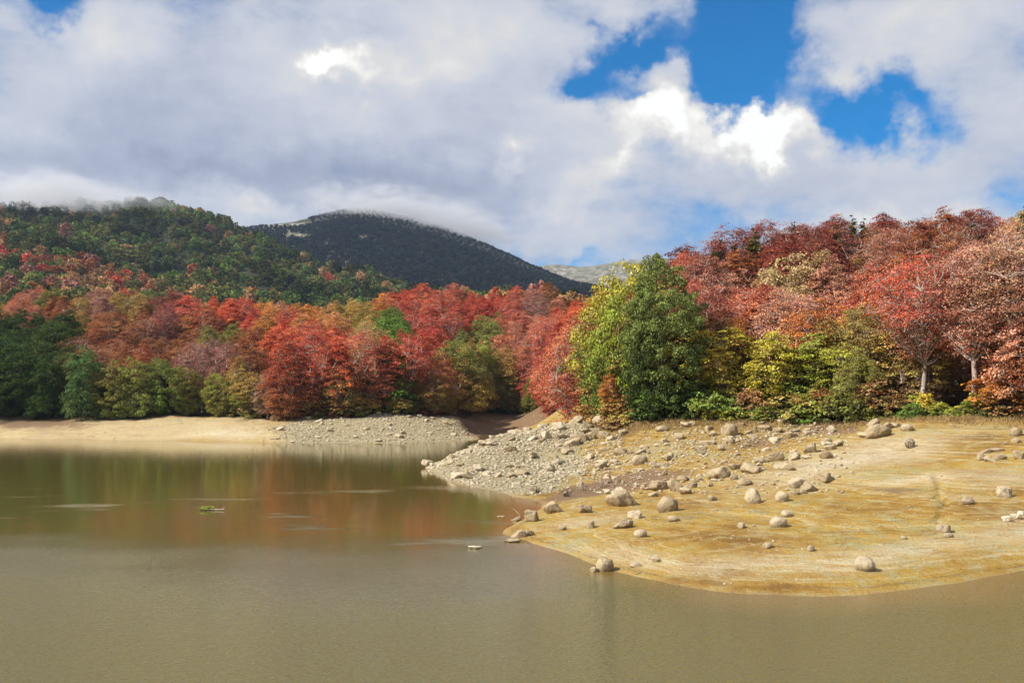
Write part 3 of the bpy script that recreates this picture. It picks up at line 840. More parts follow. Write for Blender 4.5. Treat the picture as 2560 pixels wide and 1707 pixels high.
# -- right bank edge
RB = 'at the edge of the stony bank'
add_tree(1650, 107, 'big', 17.0, 0.68, 'olive', 'darkgreen', RB, label='huge leafy green tree at the wooded edge of the stony bank')
for a in [(1545, 114, 'round', 14.5, 0.72, 'yellowgreen', 'green', 0), (1590, 120, 'round', 17, 0.75, 'yellowgreen', 'green', 2), (1580, 112, 'beech', 12, 0.7, 'ochre', 'olive', 1), (1735, 118, 'sparse', 12, 0.85, 'salmon', 'ochre', 0), (1700, 124, 'beech', 14, 0.8, 'orange', 'rust', 2), (1540, 110, 'young', 5.5, 0.9, 'orange', 'ochre', 0),
          (1745, 107, 'young', 9.5, 1.1, 'yellow', 'lime'), (1790, 112, 'young', 11, 1.2, 'ochre', 'yellow'), (1815, 106, 'young', 7, 1.1, 'yellow', 'yellowgreen'), (1865, 108, 'young', 9, 1.2, 'yellow', 'lime'), (1905, 105, 'young', 8.6, 1.1, 'yellow', 'yellow'), (1950, 108, 'young', 7.5, 1.2, 'yellowgreen', 'lime'),
          (2010, 106, 'young', 8.5, 1.2, 'yellowgreen', 'lime'), (2060, 108, 'young', 9.5, 1.2, 'ochre', 'yellowgreen'), (2100, 103, 'young', 7.5, 1.2, 'yellowgreen', 'olive'), (2145, 99, 'round', 6.5, 0.9, 'olive', 'olivedark', 2), (2200, 104, 'young', 9, 1.2, 'ochre', 'olive'), (2240, 106, 'young', 10, 1.1, 'tan', 'ochre'),
          (2308, 98, 'high', 15.5, 0.95, 'red', 'pink', 0), (2432, 93, 'high', 16.0, 1.05, 'pink', 'salmon', 1), (2545, 93, 'high', 16.5, 1.0, 'pink', 'mauve', 2), (2585, 89, 'high', 17, 1.0, 'pink', 'rust', 0),
          (2390, 112, 'sparse', 15, 1.0, 'salmon', 'rust'), (2490, 108, 'sparse', 16, 1.0, 'pink', 'mauve'), (2510, 92, 'round', 5.0, 0.9, 'rust', 'brown', 3), (2555, 90.5, 'round', 5.5, 0.9, 'rust', 'brown', 0), (2640, 88, 'beech', 13, 1.0, 'pink', 'rust')]:
    add_tree(a[0], a[1], a[2], a[3], a[4], a[5], a[6], RB, a[7] if len(a) > 7 else None)
# skyline conifers and the dark pair on the left rise
SK = 'poking out of the hill skyline'
for a in [(1885, 166, 15.5, 0.8, 'olive'), (2085, 168, 15, 0.7, 'olive'), (2130, 169, 15.5, 0.7, 'olivedark'), (2160, 170, 15, 0.65, 'olive'), (1640, 160, 14, 0.8, 'olive'), (1790, 168, 14.5, 0.6, 'olivedark'), (1835, 168, 14.5, 0.6, 'olive'), (1985, 168, 15, 0.6, 'olivedark'), (2035, 168, 14, 0.7, 'olive'), (2420, 160, 14, 0.8, 'olive')]:
    add_tree(a[0], a[1] - 6, 'conifer', a[2] - 2.0, a[3] * 2.0, a[4], 'brown', SK)
add_tree(2580, 138, 'conifer', 20, 0.9, 'olivedark', 'olivedark', SK, 0)
for a in [(75, 330, 15, 1.5), (125, 328, 16.5, 1.6), (170, 332, 14, 1.5)]:
    add_tree(a[0], a[1], 'conifer', a[2], a[3], 'conifer', 'conifer', 'in the dark clump above the olive woods', 0)

# -- woods: colour map read off the photograph (photo column, photo row of the crown, colours top/low)
ANCH = [(0, 740, 'ochre', 'olive'), (60, 770, 'salmon', 'ochre'), (150, 740, 'olive', 'olive'), (260, 750, 'mauve', 'olive'), (330, 760, 'ochre', 'olive'), (200, 800, 'ochre', 'olive'), (120, 800, 'rust', 'olive'), (60, 850, 'darkgreen', 'darkgreen'), (130, 850, 'darkgreen', 'darkgreen'),
        (210, 850, 'rust', 'ochre'), (380, 740, 'green', 'green'), (330, 840, 'rust', 'olivedark'), (400, 860, 'rust', 'olive'), (430, 790, 'deepred', 'rust'), (500, 770, 'red', 'rust'), (560, 760, 'scarlet', 'red'), (480, 830, 'rust', 'olivedark'), (620, 790, 'red', 'rust'), (690, 790, 'orange', 'ochre'), (560, 870, 'olive', 'olive'), (560, 920, 'mauve', 'mauve'), (540, 890, 'mauve', 'rust'),
        (620, 870, 'rust', 'ochre'), (340, 700, 'scarlet', 'red'), (720, 850, 'scarlet', 'red'), (800, 820, 'orange', 'red'), (760, 860, 'scarlet', 'red'), (860, 850, 'red', 'red'), (930, 840, 'ochre', 'rust'), (900, 800, 'ochre', 'ochre'), (960, 780, 'orange', 'rust'), (1010, 770, 'red', 'red'), (1050, 830, 'red', 'rust'), (980, 820, 'green', 'green'), (1100, 760, 'scarlet', 'red'), (1150, 800, 'red', 'rust'), (1180, 730, 'red', 'rust'), (1240, 720, 'red', 'rust'), (1280, 770, 'red', 'red'),
        (1330, 760, 'mauve', 'olive'), (1380, 720, 'rust', 'olive'), (1340, 720, 'salmon', 'rust'), (1430, 710, 'olive', 'olive'), (1470, 715, 'olive', 'green'), (1390, 780, 'salmon', 'red'), (1290, 840, 'salmon', 'red'), (1220, 840, 'olive', 'ochre'), (1380, 850, 'salmon', 'red'), (1440, 790, 'scarlet', 'red'), (1480, 760, 'orange', 'red'),
        (1520, 690, 'yellowgreen', 'olive'), (1580, 680, 'yellowgreen', 'olive'), (1600, 640, 'olive', 'ochre'), (1540, 780, 'ochre', 'olive'), (1660, 640, 'deepred', 'rust'), (1690, 720, 'red', 'deepred'), (1650, 690, 'rust', 'ochre'), (1750, 650, 'deepred', 'rustdark'), (1770, 720, 'mauve', 'mauve'), (1720, 610, 'brown', 'rustdark'), (1820, 600, 'deepred', 'deepred'), (1880, 700, 'rust', 'orange'), (1850, 660, 'rust', 'rust'), (1960, 590, 'deepred', 'rustdark'), (1960, 650, 'deepred', 'rust'),
        (2020, 700, 'tan', 'brown'), (1990, 740, 'tan', 'ochre'), (2070, 600, 'deepred', 'rustdark'), (2150, 590, 'rustdark', 'deepred'), (2240, 570, 'deepred', 'rustdark'), (2180, 660, 'pink', 'brown'), (2120, 660, 'brown', 'brown'), (2370, 580, 'rust', 'deepred'), (2350, 640, 'rust', 'ochre'), (2440, 590, 'deepred', 'rust'), (2500, 580, 'pink', 'rust'), (2560, 570, 'ochre', 'pink'),
        (1740, 800, 'salmon', 'salmon'), (1820, 790, 'salmon', 'rust'), (1800, 850, 'salmon', 'ochre'), (1900, 800, 'salmon', 'rust'), (1880, 850, 'orange', 'ochre'), (1980, 810, 'pink', 'salmon'), (1990, 860, 'orange', 'rust'), (2080, 760, 'pink', 'brown'), (2100, 820, 'salmon', 'rust'), (2180, 780, 'salmon', 'pink'), (2150, 860, 'ochre', 'tan'), (2260, 700, 'salmon', 'ochre'), (2280, 760, 'salmon', 'orange'), (2370, 690, 'ochre', 'rust'), (2440, 700, 'pink', 'rust'), (2520, 680, 'pink', 'brown'), (2450, 800, 'pink', 'salmon'), (2560, 760, 'pink', 'mauve'), (1720, 900, 'ochre', 'yellow'), (1850, 910, 'ochre', 'olive'), (2050, 900, 'ochre', 'olive'), (2250, 900, 'ochre', 'tan')]
AN = np.array([(a[0], a[1]) for a in ANCH], float)


def wood_colour(px, py, rng):
    d = np.hypot((AN[:, 0] - px) / 1.0, (AN[:, 1] - py) / 0.8) + rng.uniform(0, 26, len(AN))
    k = int(np.argmin(d))
    return ANCH[k][2], ANCH[k][3]


def scatter(px0, px1, y0f, y1, sp_, seed, tries):
    """dart throwing in the ground plane"""
    rng = np.random.default_rng(seed)
    pts = []
    cell = {}
    for _ in range(tries):
        px = rng.uniform(px0, px1)
        ylo = y0f(px)
        if ylo >= y1: continue
        Y = math.sqrt(rng.uniform(ylo * ylo, y1 * y1))
        X = (px - 1280) / F * Y
        r = sp_(Y)
        key = (int(X // r), int(Y // r))
        ok = True
        for i in (-1, 0, 1):
            for j in (-1, 0, 1):
                for q in cell.get((key[0] + i, key[1] + j), ()):
                    if (q[0] - X) ** 2 + (q[1] - Y) ** 2 < r * r: ok = False; break
        if ok:
            cell.setdefault(key, []).append((X, Y)); pts.append((px, X, Y))
    return pts


rng_w = np.random.default_rng(77)
WOODS = []
ptsR = scatter(1455, 2680, lambda p: edge_y(p) + 7, 176, lambda Y: 4.6, 5, 3600)
ptsL = scatter(-160, 1455, lambda p: edge_y(p) + 5, 345, lambda Y: 5.6, 6, 9000)
for z_, pts in (('R', ptsR), ('L', ptsL)):
    Xa = np.array([p[1] for p in pts]); Ya = np.array([p[2] for p in pts])
    Za = H(Xa, Ya)
    for (px, X, Y), z in zip(pts, Za):
        if z_ == 'L' and px > 1380 and Y < 190: continue
        h = float(rng_w.uniform(9.0, 15.5)) if z_ == 'L' else float(rng_w.uniform(9.0, 14.5))
        ppy = PYH - F * (z + h * 0.72 - HC) / Y
        ctop, clow = wood_colour(px, ppy, rng_w)
        if ctop in ('green', 'darkgreen', 'bluegreen', 'midgreen'): kind = 'round'
        elif ctop in ('salmon', 'pink', 'mauve'): kind = 'sparse' if rng_w.uniform() < 0.65 else 'beech'
        elif ctop in ('olive', 'yellowgreen', 'tan', 'brown'): kind = 'round' if rng_w.uniform() < 0.55 else 'beech'
        else: kind = 'beech' if rng_w.uniform() < 0.6 else 'sparse'
        WOODS.append(dict(px=px, X=X, Y=Y, z=float(z), kind=kind, k=int(rng_w.integers(len(PROTO[kind]))), h=h, sz=h / PROTO[kind][0]['H'], w=float(rng_w.uniform(0.9, 1.15)), rot=float(rng_w.uniform(0, 6.28)), top=ctop, low=clow, zone=z_, ppy=ppy))

# which of the woods' trees show most: a coarse top-down visibility sweep over photo columns
vis = np.full(3400, 2000.0)
for e in TREES:
    pass
order = sorted(WOODS, key=lambda d: d['Y'])
for d in order:
    wpx = 4.2 * d['sz'] * F / d['Y']
    a, b_ = int(max(0, d['px'] - wpx * 0.8 + 300)), int(min(3399, d['px'] + wpx * 0.8 + 300))
    topy = PYH - F * (d['z'] + d['h'] - HC) / d['Y']
    seg = vis[a:b_ + 1]
    if len(seg) == 0: d['show'] = 0; continue
    d['show'] = float(np.clip(seg - topy, 0, 999).mean() * wpx)
    vis[a:b_ + 1] = np.minimum(seg, topy + 0.12 * d['h'] * F / d['Y'])
WOODS.sort(key=lambda d: -d['show'])
inframe = [d for d in WOODS if -30 < d['px'] < 2590]
NIND = 270
indiv = [d for d in inframe if d['show'] > 0][:NIND]
ids = set(id(d) for d in indiv)
rest = [d for d in WOODS if id(d) not in ids]


def ordinal(n):
    w = ['zeroth', 'first', 'second', 'third', 'fourth', 'fifth', 'sixth', 'seventh', 'eighth', 'ninth', 'tenth', 'eleventh', 'twelfth', 'thirteenth', 'fourteenth', 'fifteenth', 'sixteenth', 'seventeenth', 'eighteenth', 'nineteenth', 'twentieth']
    return w[n] if n < len(w) else ('%dth' % n if n % 10 not in (1, 2, 3) or n // 10 % 10 == 1 else '%d%s' % (n, {1: 'st', 2: 'nd', 3: 'rd'}[n % 10]))


def place(d, zval, label, cat, group, rng):
    P_ = PROTO[d['kind']][d['k']]
    e = bpy.data.objects.new(NAME[d['kind']], None)
    e.empty_display_size = 0.5
    COL.objects.link(e)
    e.location = (d['X'], d['Y'], zval)
    e.rotation_euler = (0, 0, d['rot'])
    s = d.get('sxy') or d['sz'] * d['w']
    e.scale = (s, s, d['sz'])
    tag(e, label, cat, group)
    link_obj('trunk', P_['trunk'], None, e)
    c = link_obj('crown', P_['crown'], None, e)
    c['ca'] = jit(C[d['top']], rng); c['cb'] = jit(C[d['low']], rng)


rng_p = np.random.default_rng(99)
tz_ = H([d['X'] for d in TREES], [d['Y'] for d in TREES])
cats = dict(conifer='conifer', shrub='shrub')
by = {}
for d, z in zip(TREES, tz_):
    d['z'] = float(z)
    by.setdefault((d['zone'], WORD[d['top']], KINDW[d['kind']]), []).append(d)
LAB = {}
for key, L in by.items():
    L.sort(key=lambda d: d['px'])
    for i, d in enumerate(L):
        two = WORD[d['low']]
        hue = WORD[d['top']] + ((' over ' + two) if two != WORD[d['top']] else '')
        if len(L) == 1:
            LAB[id(d)] = '%s %s %s' % (hue, KINDW[d['kind']], d['zone'])
        else:
            LAB[id(d)] = '%s %s %s from the left %s' % (ordinal(i + 1), WORD[d['top']], KINDW[d['kind']], d['zone'])
for d in TREES:
    if not (-140 < d['px'] < 2680): continue
    grp = {FS: 'trees along the far shore', RB: 'trees at the edge of the stony bank', SK: 'conifers on the skyline'}.get(d['zone'], 'trees ' + d['zone'])
    place(d, d['z'] - 0.15, d['label'] or LAB[id(d)], cats.get(d['kind'], 'tree'), grp, rng_p)

# the woods' individuals: band on the slope + colour + place in the row
def band_of(d):
    if d['zone'] == 'R':
        f = (d['Y'] - edge_y(d['px'])) / 70.0
        return 'low on the hill behind the bank' if f < 0.33 else ('half way up the hill behind the bank' if f < 0.68 else 'near the wooded hill crest')
    f = (d['Y'] - edge_y(d['px'])) / 120.0
    side = 'beside the red point' if d['px'] < 640 else ('behind the red point' if d['px'] < 1120 else 'behind the inlet')
    return ('near the shore ' if f < 0.3 else ('on the slope ' if f < 0.65 else 'along the ridge ')) + side


by = {}
for d in indiv:
    by.setdefault((band_of(d), WORD[d['top']], KINDW[d['kind']]), []).append(d)
for (band, hue, kw), L in by.items():
    L.sort(key=lambda d: d['px'])
    for i, d in enumerate(L):
        lab = ('%s %s %s' % (hue, kw, band)) if len(L) == 1 else '%s %s %s from the left %s' % (ordinal(i + 1), hue, kw, band)
        place(d, d['z'] - 0.15, lab, 'tree', 'woods on the hill behind the bank' if d['zone'] == 'R' else 'woods above the far shore', rng_p)

# ------------------------------------------------------------------ forests as masses: geometry-node instances on points
FAR = [make_proto(900 + i, Ht=9, R=[4.2, 3.8, 4.6, 4.0][i], env=['dome', 'round', 'dome', 'round'][i], clear=0.02, ncl=60, nleaf=9, lsize=0.75, csize=1.3, style='clump', nlimb=2, twig=0, trunk_r=0.2, lump=0.5, inner=0.7) for i in range(4)]
TINY = [make_proto(950 + i, Ht=9, R=4.4, env=['dome', 'round', 'cone'][i], clear=0.0, ncl=16, nleaf=6, lsize=1.5, csize=1.7, style='clump', nlimb=1, twig=0, trunk_r=0.2, lump=0.4, inner=0.7) for i in range(3)]
for P_ in FAR + TINY:
    P_['crown'].materials.append(MAT_LEAF)


def proto_collection(name, protos):
    c = bpy.data.collections.new(name)
    for i, P_ in enumerate(protos):
        me = P_['crown']
        o_ = bpy.data.objects.new('%s_%02d' % (name, i), me)
        c.objects.link(o_)
        if 'trunk_join' in P_: pass
    return c


def instancer(name, pts, rot, scl, idx, ca_, cb_, coll, label):
    me = bpy.data.meshes.new(name)
    me.vertices.add(len(pts))
    me.vertices.foreach_set('co', np.asarray(pts, np.float32).ravel())
    add_attr(me, 'rot', np.asarray(rot).reshape(-1, 1), 'FLOAT')
    add_attr(me, 'scl', scl, 'FLOAT_VECTOR')
    add_attr(me, 'idx', np.asarray(idx), 'INT')
    add_attr(me, 'ca', ca_); add_attr(me, 'cb', cb_)
    o_ = bpy.data.objects.new(name, me)
    COL.objects.link(o_)
    ng = bpy.data.node_groups.new(name, 'GeometryNodeTree')
    ng.interface.new_socket('Geometry', in_out='INPUT', socket_type='NodeSocketGeometry')
    ng.interface.new_socket('Geometry', in_out='OUTPUT', socket_type='NodeSocketGeometry')
    N_ = ng.nodes; L_ = ng.links
    gi = N_.new('NodeGroupInput'); go = N_.new('NodeGroupOutput')
    mp = N_.new('GeometryNodeMeshToPoints')
    ip = N_.new('GeometryNodeInstanceOnPoints')
    ci = N_.new('GeometryNodeCollectionInfo')
    ci.inputs['Collection'].default_value = coll
    ci.inputs['Separate Children'].default_value = True
    ci.inputs['Reset Children'].default_value = True

    def attr(nm, typ):
        a = N_.new('GeometryNodeInputNamedAttribute'); a.data_type = typ
        a.inputs['Name'].default_value = nm
        return a.outputs[0]
    cr = N_.new('ShaderNodeCombineXYZ')
    L_.new(attr('rot', 'FLOAT'), cr.inputs[2])
    L_.new(gi.outputs[0], mp.inputs[0])
    L_.new(mp.outputs[0], ip.inputs['Points'])
    L_.new(ci.outputs[0], ip.inputs['Instance'])
    ip.inputs['Pick Instance'].default_value = True
    L_.new(attr('idx', 'INT'), ip.inputs['Instance Index'])
    L_.new(cr.outputs[0], ip.inputs['Rotation'])
    L_.new(attr('scl', 'FLOAT_VECTOR'), ip.inputs['Scale'])
    L_.new(ip.outputs[0], go.inputs[0])
    md = o_.modifiers.new('scatter', 'NODES')
    md.node_group = ng
    tag(o_, label, 'forest', kind='stuff')
    return o_


# the trees of the near woods that hardly show
all_p = BE + SP + RO
ofs = dict(beech=0, sparse=len(BE), round=len(BE) + len(SP))
cw = proto_collection('woodland', all_p)
if rest:
    instancer('background_woods', [(d['X'], d['Y'], d['z'] - 0.15) for d in rest], [d['rot'] for d in rest], np.array([(d['sz'] * d['w'], d['sz'] * d['w'], d['sz']) for d in rest]),
              [ofs[d['kind']] + d['k'] for d in rest], np.array([jit(C[d['top']], rng_p) for d in rest]), np.array([jit(C[d['low']], rng_p) for d in rest]), cw,
              'crowded autumn crowns mostly hidden behind the nearer trees')

# mountain forests
pm = scatter(-320, 1560, lambda p: 346.0, 1230, lambda Y: 7.0 if Y < 700 else 8.0, 12, 26000)
Xa = np.array([p[1] for p in pm]); Ya = np.array([p[2] for p in pm]); pa = np.array([p[0] for p in pm])
Za = H(Xa, Ya)
py_ = PYH - F * (Za + 6 - HC) / Ya
rg = np.random.default_rng(5)
n = len(pm)
r0 = rg.uniform(0, 1, n)
patch = fbm(Xa / 60, Ya / 60, 71, 3)
pal = [np.array(C[k]) for k in ('olivedark', 'green', 'bluegreen', 'darkgreen', 'brown', 'rust', 'red', 'mauve')]
colm = np.zeros((n, 3))
warm = 0.10 + 0.28 * sstep(py_, 640, 720) * (1 - sstep(pa, 450, 750)) + 0.75 * np.exp(-((py_ - 690) - (pa - 250) * 0.28) ** 2 / 24 ** 2) * (pa < 330) + 0.12 * sstep(pa, 780, 1000) + 0.35 * patch
warm = np.where(Ya < 420, 0.7, warm)
for i in range(n):
    if r0[i] < warm[i]:
        c_ = pal[rg.choice([4, 5, 6, 7], p=[0.52, 0.30, 0.02, 0.16])]
        if pa[i] < 330 and abs((py_[i] - 690) - (pa[i] - 250) * 0.28) < 30: c_ = pal[rg.choice([4, 5, 6], p=[0.42, 0.5, 0.08])]
    else:
        c_ = pal[rg.choice([0, 1, 2, 3], p=[0.50, 0.22, 0.08, 0.20])] * (0.95 + 1.0 * patch[i])
    colm[i] = c_ * rg.uniform(0.7, 1.2)
# clearings: rock at the shoulder, a grassy gap in the valley
keep = ~((np.hypot((pa - 690) / 45, (py_ - 575) / 16) < 1) | (np.hypot((pa - 740) / 70, (py_ - 800) / 14) < 1))
s_ = (0.55 + 0.8 * rg.uniform(0, 1, n) ** 1.5) * np.where(Ya > 800, 1.0, 0.95)
scl = np.stack([s_ * rg.uniform(0.9, 1.15, n), s_ * rg.uniform(0.9, 1.15, n), s_ * rg.uniform(0.8, 1.2, n)], 1)
cf = proto_collection('hill_crown', FAR)
K = keep
instancer('mountain_forest', np.stack([Xa, Ya, Za - 0.4], 1)[K], rg.uniform(0, 6.28, n)[K], scl[K], rg.integers(0, len(FAR), n)[K], colm[K], colm[K] * 0.9, cf, 'mixed dark green and russet forest covering the nearer mountain')

pf = scatter(560, 1620, lambda p: 1231.0, 2250, lambda Y: 9.0, 13, 30000)
Xa = np.array([p[1] for p in pf]); Ya = np.array([p[2] for p in pf]); pa = np.array([p[0] for p in pf])
Za = H(Xa, Ya); n = len(pf)
py_ = PYH - F * (Za + 4 - HC) / Ya
keep = ~((np.hypot((pa - 745) / 42, (py_ - 588) / 9) < 1) | (np.hypot((pa - 910) / 15, (py_ - 590) / 7) < 1) | (np.hypot((pa - 825) / 18, (py_ - 608) / 4) < 1) | ((pa < 770) & (py_ < 560)))
base_c = np.array([(0.014, 0.020, 0.014), (0.018, 0.022, 0.013), (0.026, 0.021, 0.015), (0.011, 0.018, 0.014)])  # crowns darkened, cloud shadow on this mountain is put into their colour
colf = base_c[rg.integers(0, 4, n)] * rg.uniform(0.7, 1.3, (n, 1))
s_ = rg.uniform(1.1, 1.7, n) * (0.40 + 0.60 * sstep(py_ - np.interp(pa, [660, 740, 810, 880, 940, 1010, 1100, 1200, 1300, 1390], [562, 553, 540, 526, 531, 548, 572, 607, 652, 690]), 4, 40))
cf2 = proto_collection('far_crown', TINY)
instancer('distant_forest', np.stack([Xa, Ya, Za - 0.5], 1)[keep], rg.uniform(0, 6.28, n)[keep], np.stack([s_, s_, s_ * 0.9], 1)[keep], rg.integers(0, 3, n)[keep], colf[keep], colf[keep], cf2, 'forest on the farther misty mountain, coloured dark for cloud shadow')

# ------------------------------------------------------------------ stones
def ico(sub):
    import bmesh
    bm = bmesh.new()
    bmesh.ops.create_icosphere(bm, subdivisions=sub, radius=1.0)
    v = np.array([x.co[:] for x in bm.verts]); bm.verts.index_update()
    f = np.array([[q.index for q in fc.verts] for fc in bm.faces])
    bm.free()
    return v, f


ICO4 = ico(4); ICO1 = ico(1)


def rock_shape(seed, kind):
    rng = np.random.default_rng(seed)
    d, f = ICO4
    nplane = dict(round=11, block=10, slab=11, wedge=9)[kind]
    N_ = rng.normal(size=(nplane, 3)); N_ /= np.linalg.norm(N_, axis=1)[:, None]
    dist = rng.uniform(0.62, 0.95, nplane) if kind != 'round' else rng.uniform(0.85, 1.05, nplane)
    if kind in ('slab', 'block', 'wedge'):
        N_[0] = (0.1 * rng.normal(), 0.1 * rng.normal(), 1); dist[0] = 0.45
        N_[1] = (1, 0.3 * rng.normal(), 0.25 * rng.normal()); N_[2] = (-1, 0.3 * rng.normal(), 0.25 * rng.normal()); dist[1:3] = rng.uniform(0.7, 0.9, 2)
        N_[3] = (0.3 * rng.normal(), -1, 0.3 * rng.normal()); N_[4] = (0.3 * rng.normal(), 1, 0.2 * rng.normal()); dist[3:5] = rng.uniform(0.6, 0.85, 2)
        if kind == 'wedge': N_[0] = (0.75 * rng.choice([-1, 1]), 0.2, 0.8)
        N_ /= np.linalg.norm(N_, axis=1)[:, None]
    dots = d @ N_.T
    rr = np.where(dots > 0.05, dist[None] / np.maximum(dots, 0.05), 9.0)
    k = 90.0 if kind != 'round' else 20.0
    rmin = -np.log(np.exp(-k * rr).sum(1) + np.exp(-k * 1.08)) / k
    p = d * rmin[:, None]
    s = seed * 1.7
    nz = fbm(p[:, 0] * 2.1 + s + p[:, 2] * 1.3, p[:, 1] * 2.1 - s + p[:, 2], seed, 4) * (0.22 if kind != 'round' else 0.12) + fbm(p[:, 0] * 7 + s, p[:, 1] * 7 + p[:, 2] * 6, seed + 5, 3) * 0.06
    p = p * (1 + nz)[:, None]
    lo, hi = p.min(0), p.max(0)
    p = (p - (lo + hi) / 2) / ((hi - lo) / 2)          # unit half extents
    return new_mesh('stone', p, f, True)


m, t, o = material('granite')
tc_ = t.new('ShaderNodeTexCoord'); oi = t.new('ShaderNodeObjectInfo')
geo = t.new('ShaderNodeNewGeometry'); P = geo.outputs['Position']
a1 = t.noise(P, 1.6, 5, 0.65); a2 = t.noise(P, 9.0, 4, 0.7); a3 = t.noise(P, 40.0, 2, 0.6)
rc = t.ramp(a1, [(0.3, (0.26, 0.205, 0.135)), (0.5, (0.39, 0.325, 0.23)), (0.7, (0.48, 0.425, 0.33))])
rc = t.mix(t.ss(a2, 0.5, 0.75, 0, 0.5), rc, (0.30, 0.235, 0.15))
rc = t.mix(t.ss(a3, 0.55, 0.8, 0, 0.3), rc, (0.16, 0.13, 0.10))
tn = t.new('ShaderNodeAttribute', attribute_name='tone', attribute_type='OBJECT')
vo = t.new('ShaderNodeTexVoronoi', feature='DISTANCE_TO_EDGE'); vo.inputs['Scale'].default_value = 0.8
t.link(t.vmath('ADD', P, t.vmath('SCALE', t.noise(P, 1.2, 3, 0.6, out='Color'), sc=0.9)), vo.inputs['Vector'])
crk = t.ss(vo.outputs['Distance'], 0.05, 0.0)
rc = t.mix(t.math('MULTIPLY', crk, 0.35), rc, (0.10, 0.075, 0.05))
rc = t.mix(1.0, rc, t.mix(t.math('FRACT', t.math('ADD', geo.outputs['Random Per Island'], t.math('MULTIPLY', oi.outputs['Random'], 7.3))), (0.80, 0.72, 0.58), (1.16, 1.10, 0.97)), 'MULTIPLY')
rc = t.mix(tn.outputs['Fac'], rc, (0.70, 0.63, 0.48))
sg = t.new('ShaderNodeSeparateXYZ'); t.link(tc_.outputs['Generated'], sg.inputs[0])
silt = t.ss(t.math('MULTIPLY_ADD', t.math('SUBTRACT', a2, 0.5), 0.8, sg.outputs[2]), 0.50, 0.30)
rc = t.mix(t.math('MULTIPLY', t.math('MULTIPLY', silt, t.math('GREATER_THAN', 0.3, tn.outputs['Fac'])), 0.6), rc, (0.27, 0.18, 0.07))
principled(t, o, rc, 0.92, bump(t, t.math('SUBTRACT', t.math('ADD', t.math('ADD', a1, a2), t.math('MULTIPLY', a3, 0.3)), t.math('MULTIPLY', crk, 0.4)), 0.9, 0.10), 0.25)
MAT_ROCK = m
ROCKS = {k: [rock_shape(1000 + 37 * j + 100 * i, k) for j in range(c)] for i, (k, c) in enumerate((('round', 5), ('block', 5), ('slab', 4), ('wedge', 4)))}
for L in ROCKS.values():
    for me_ in L: me_.materials.append(MAT_ROCK)

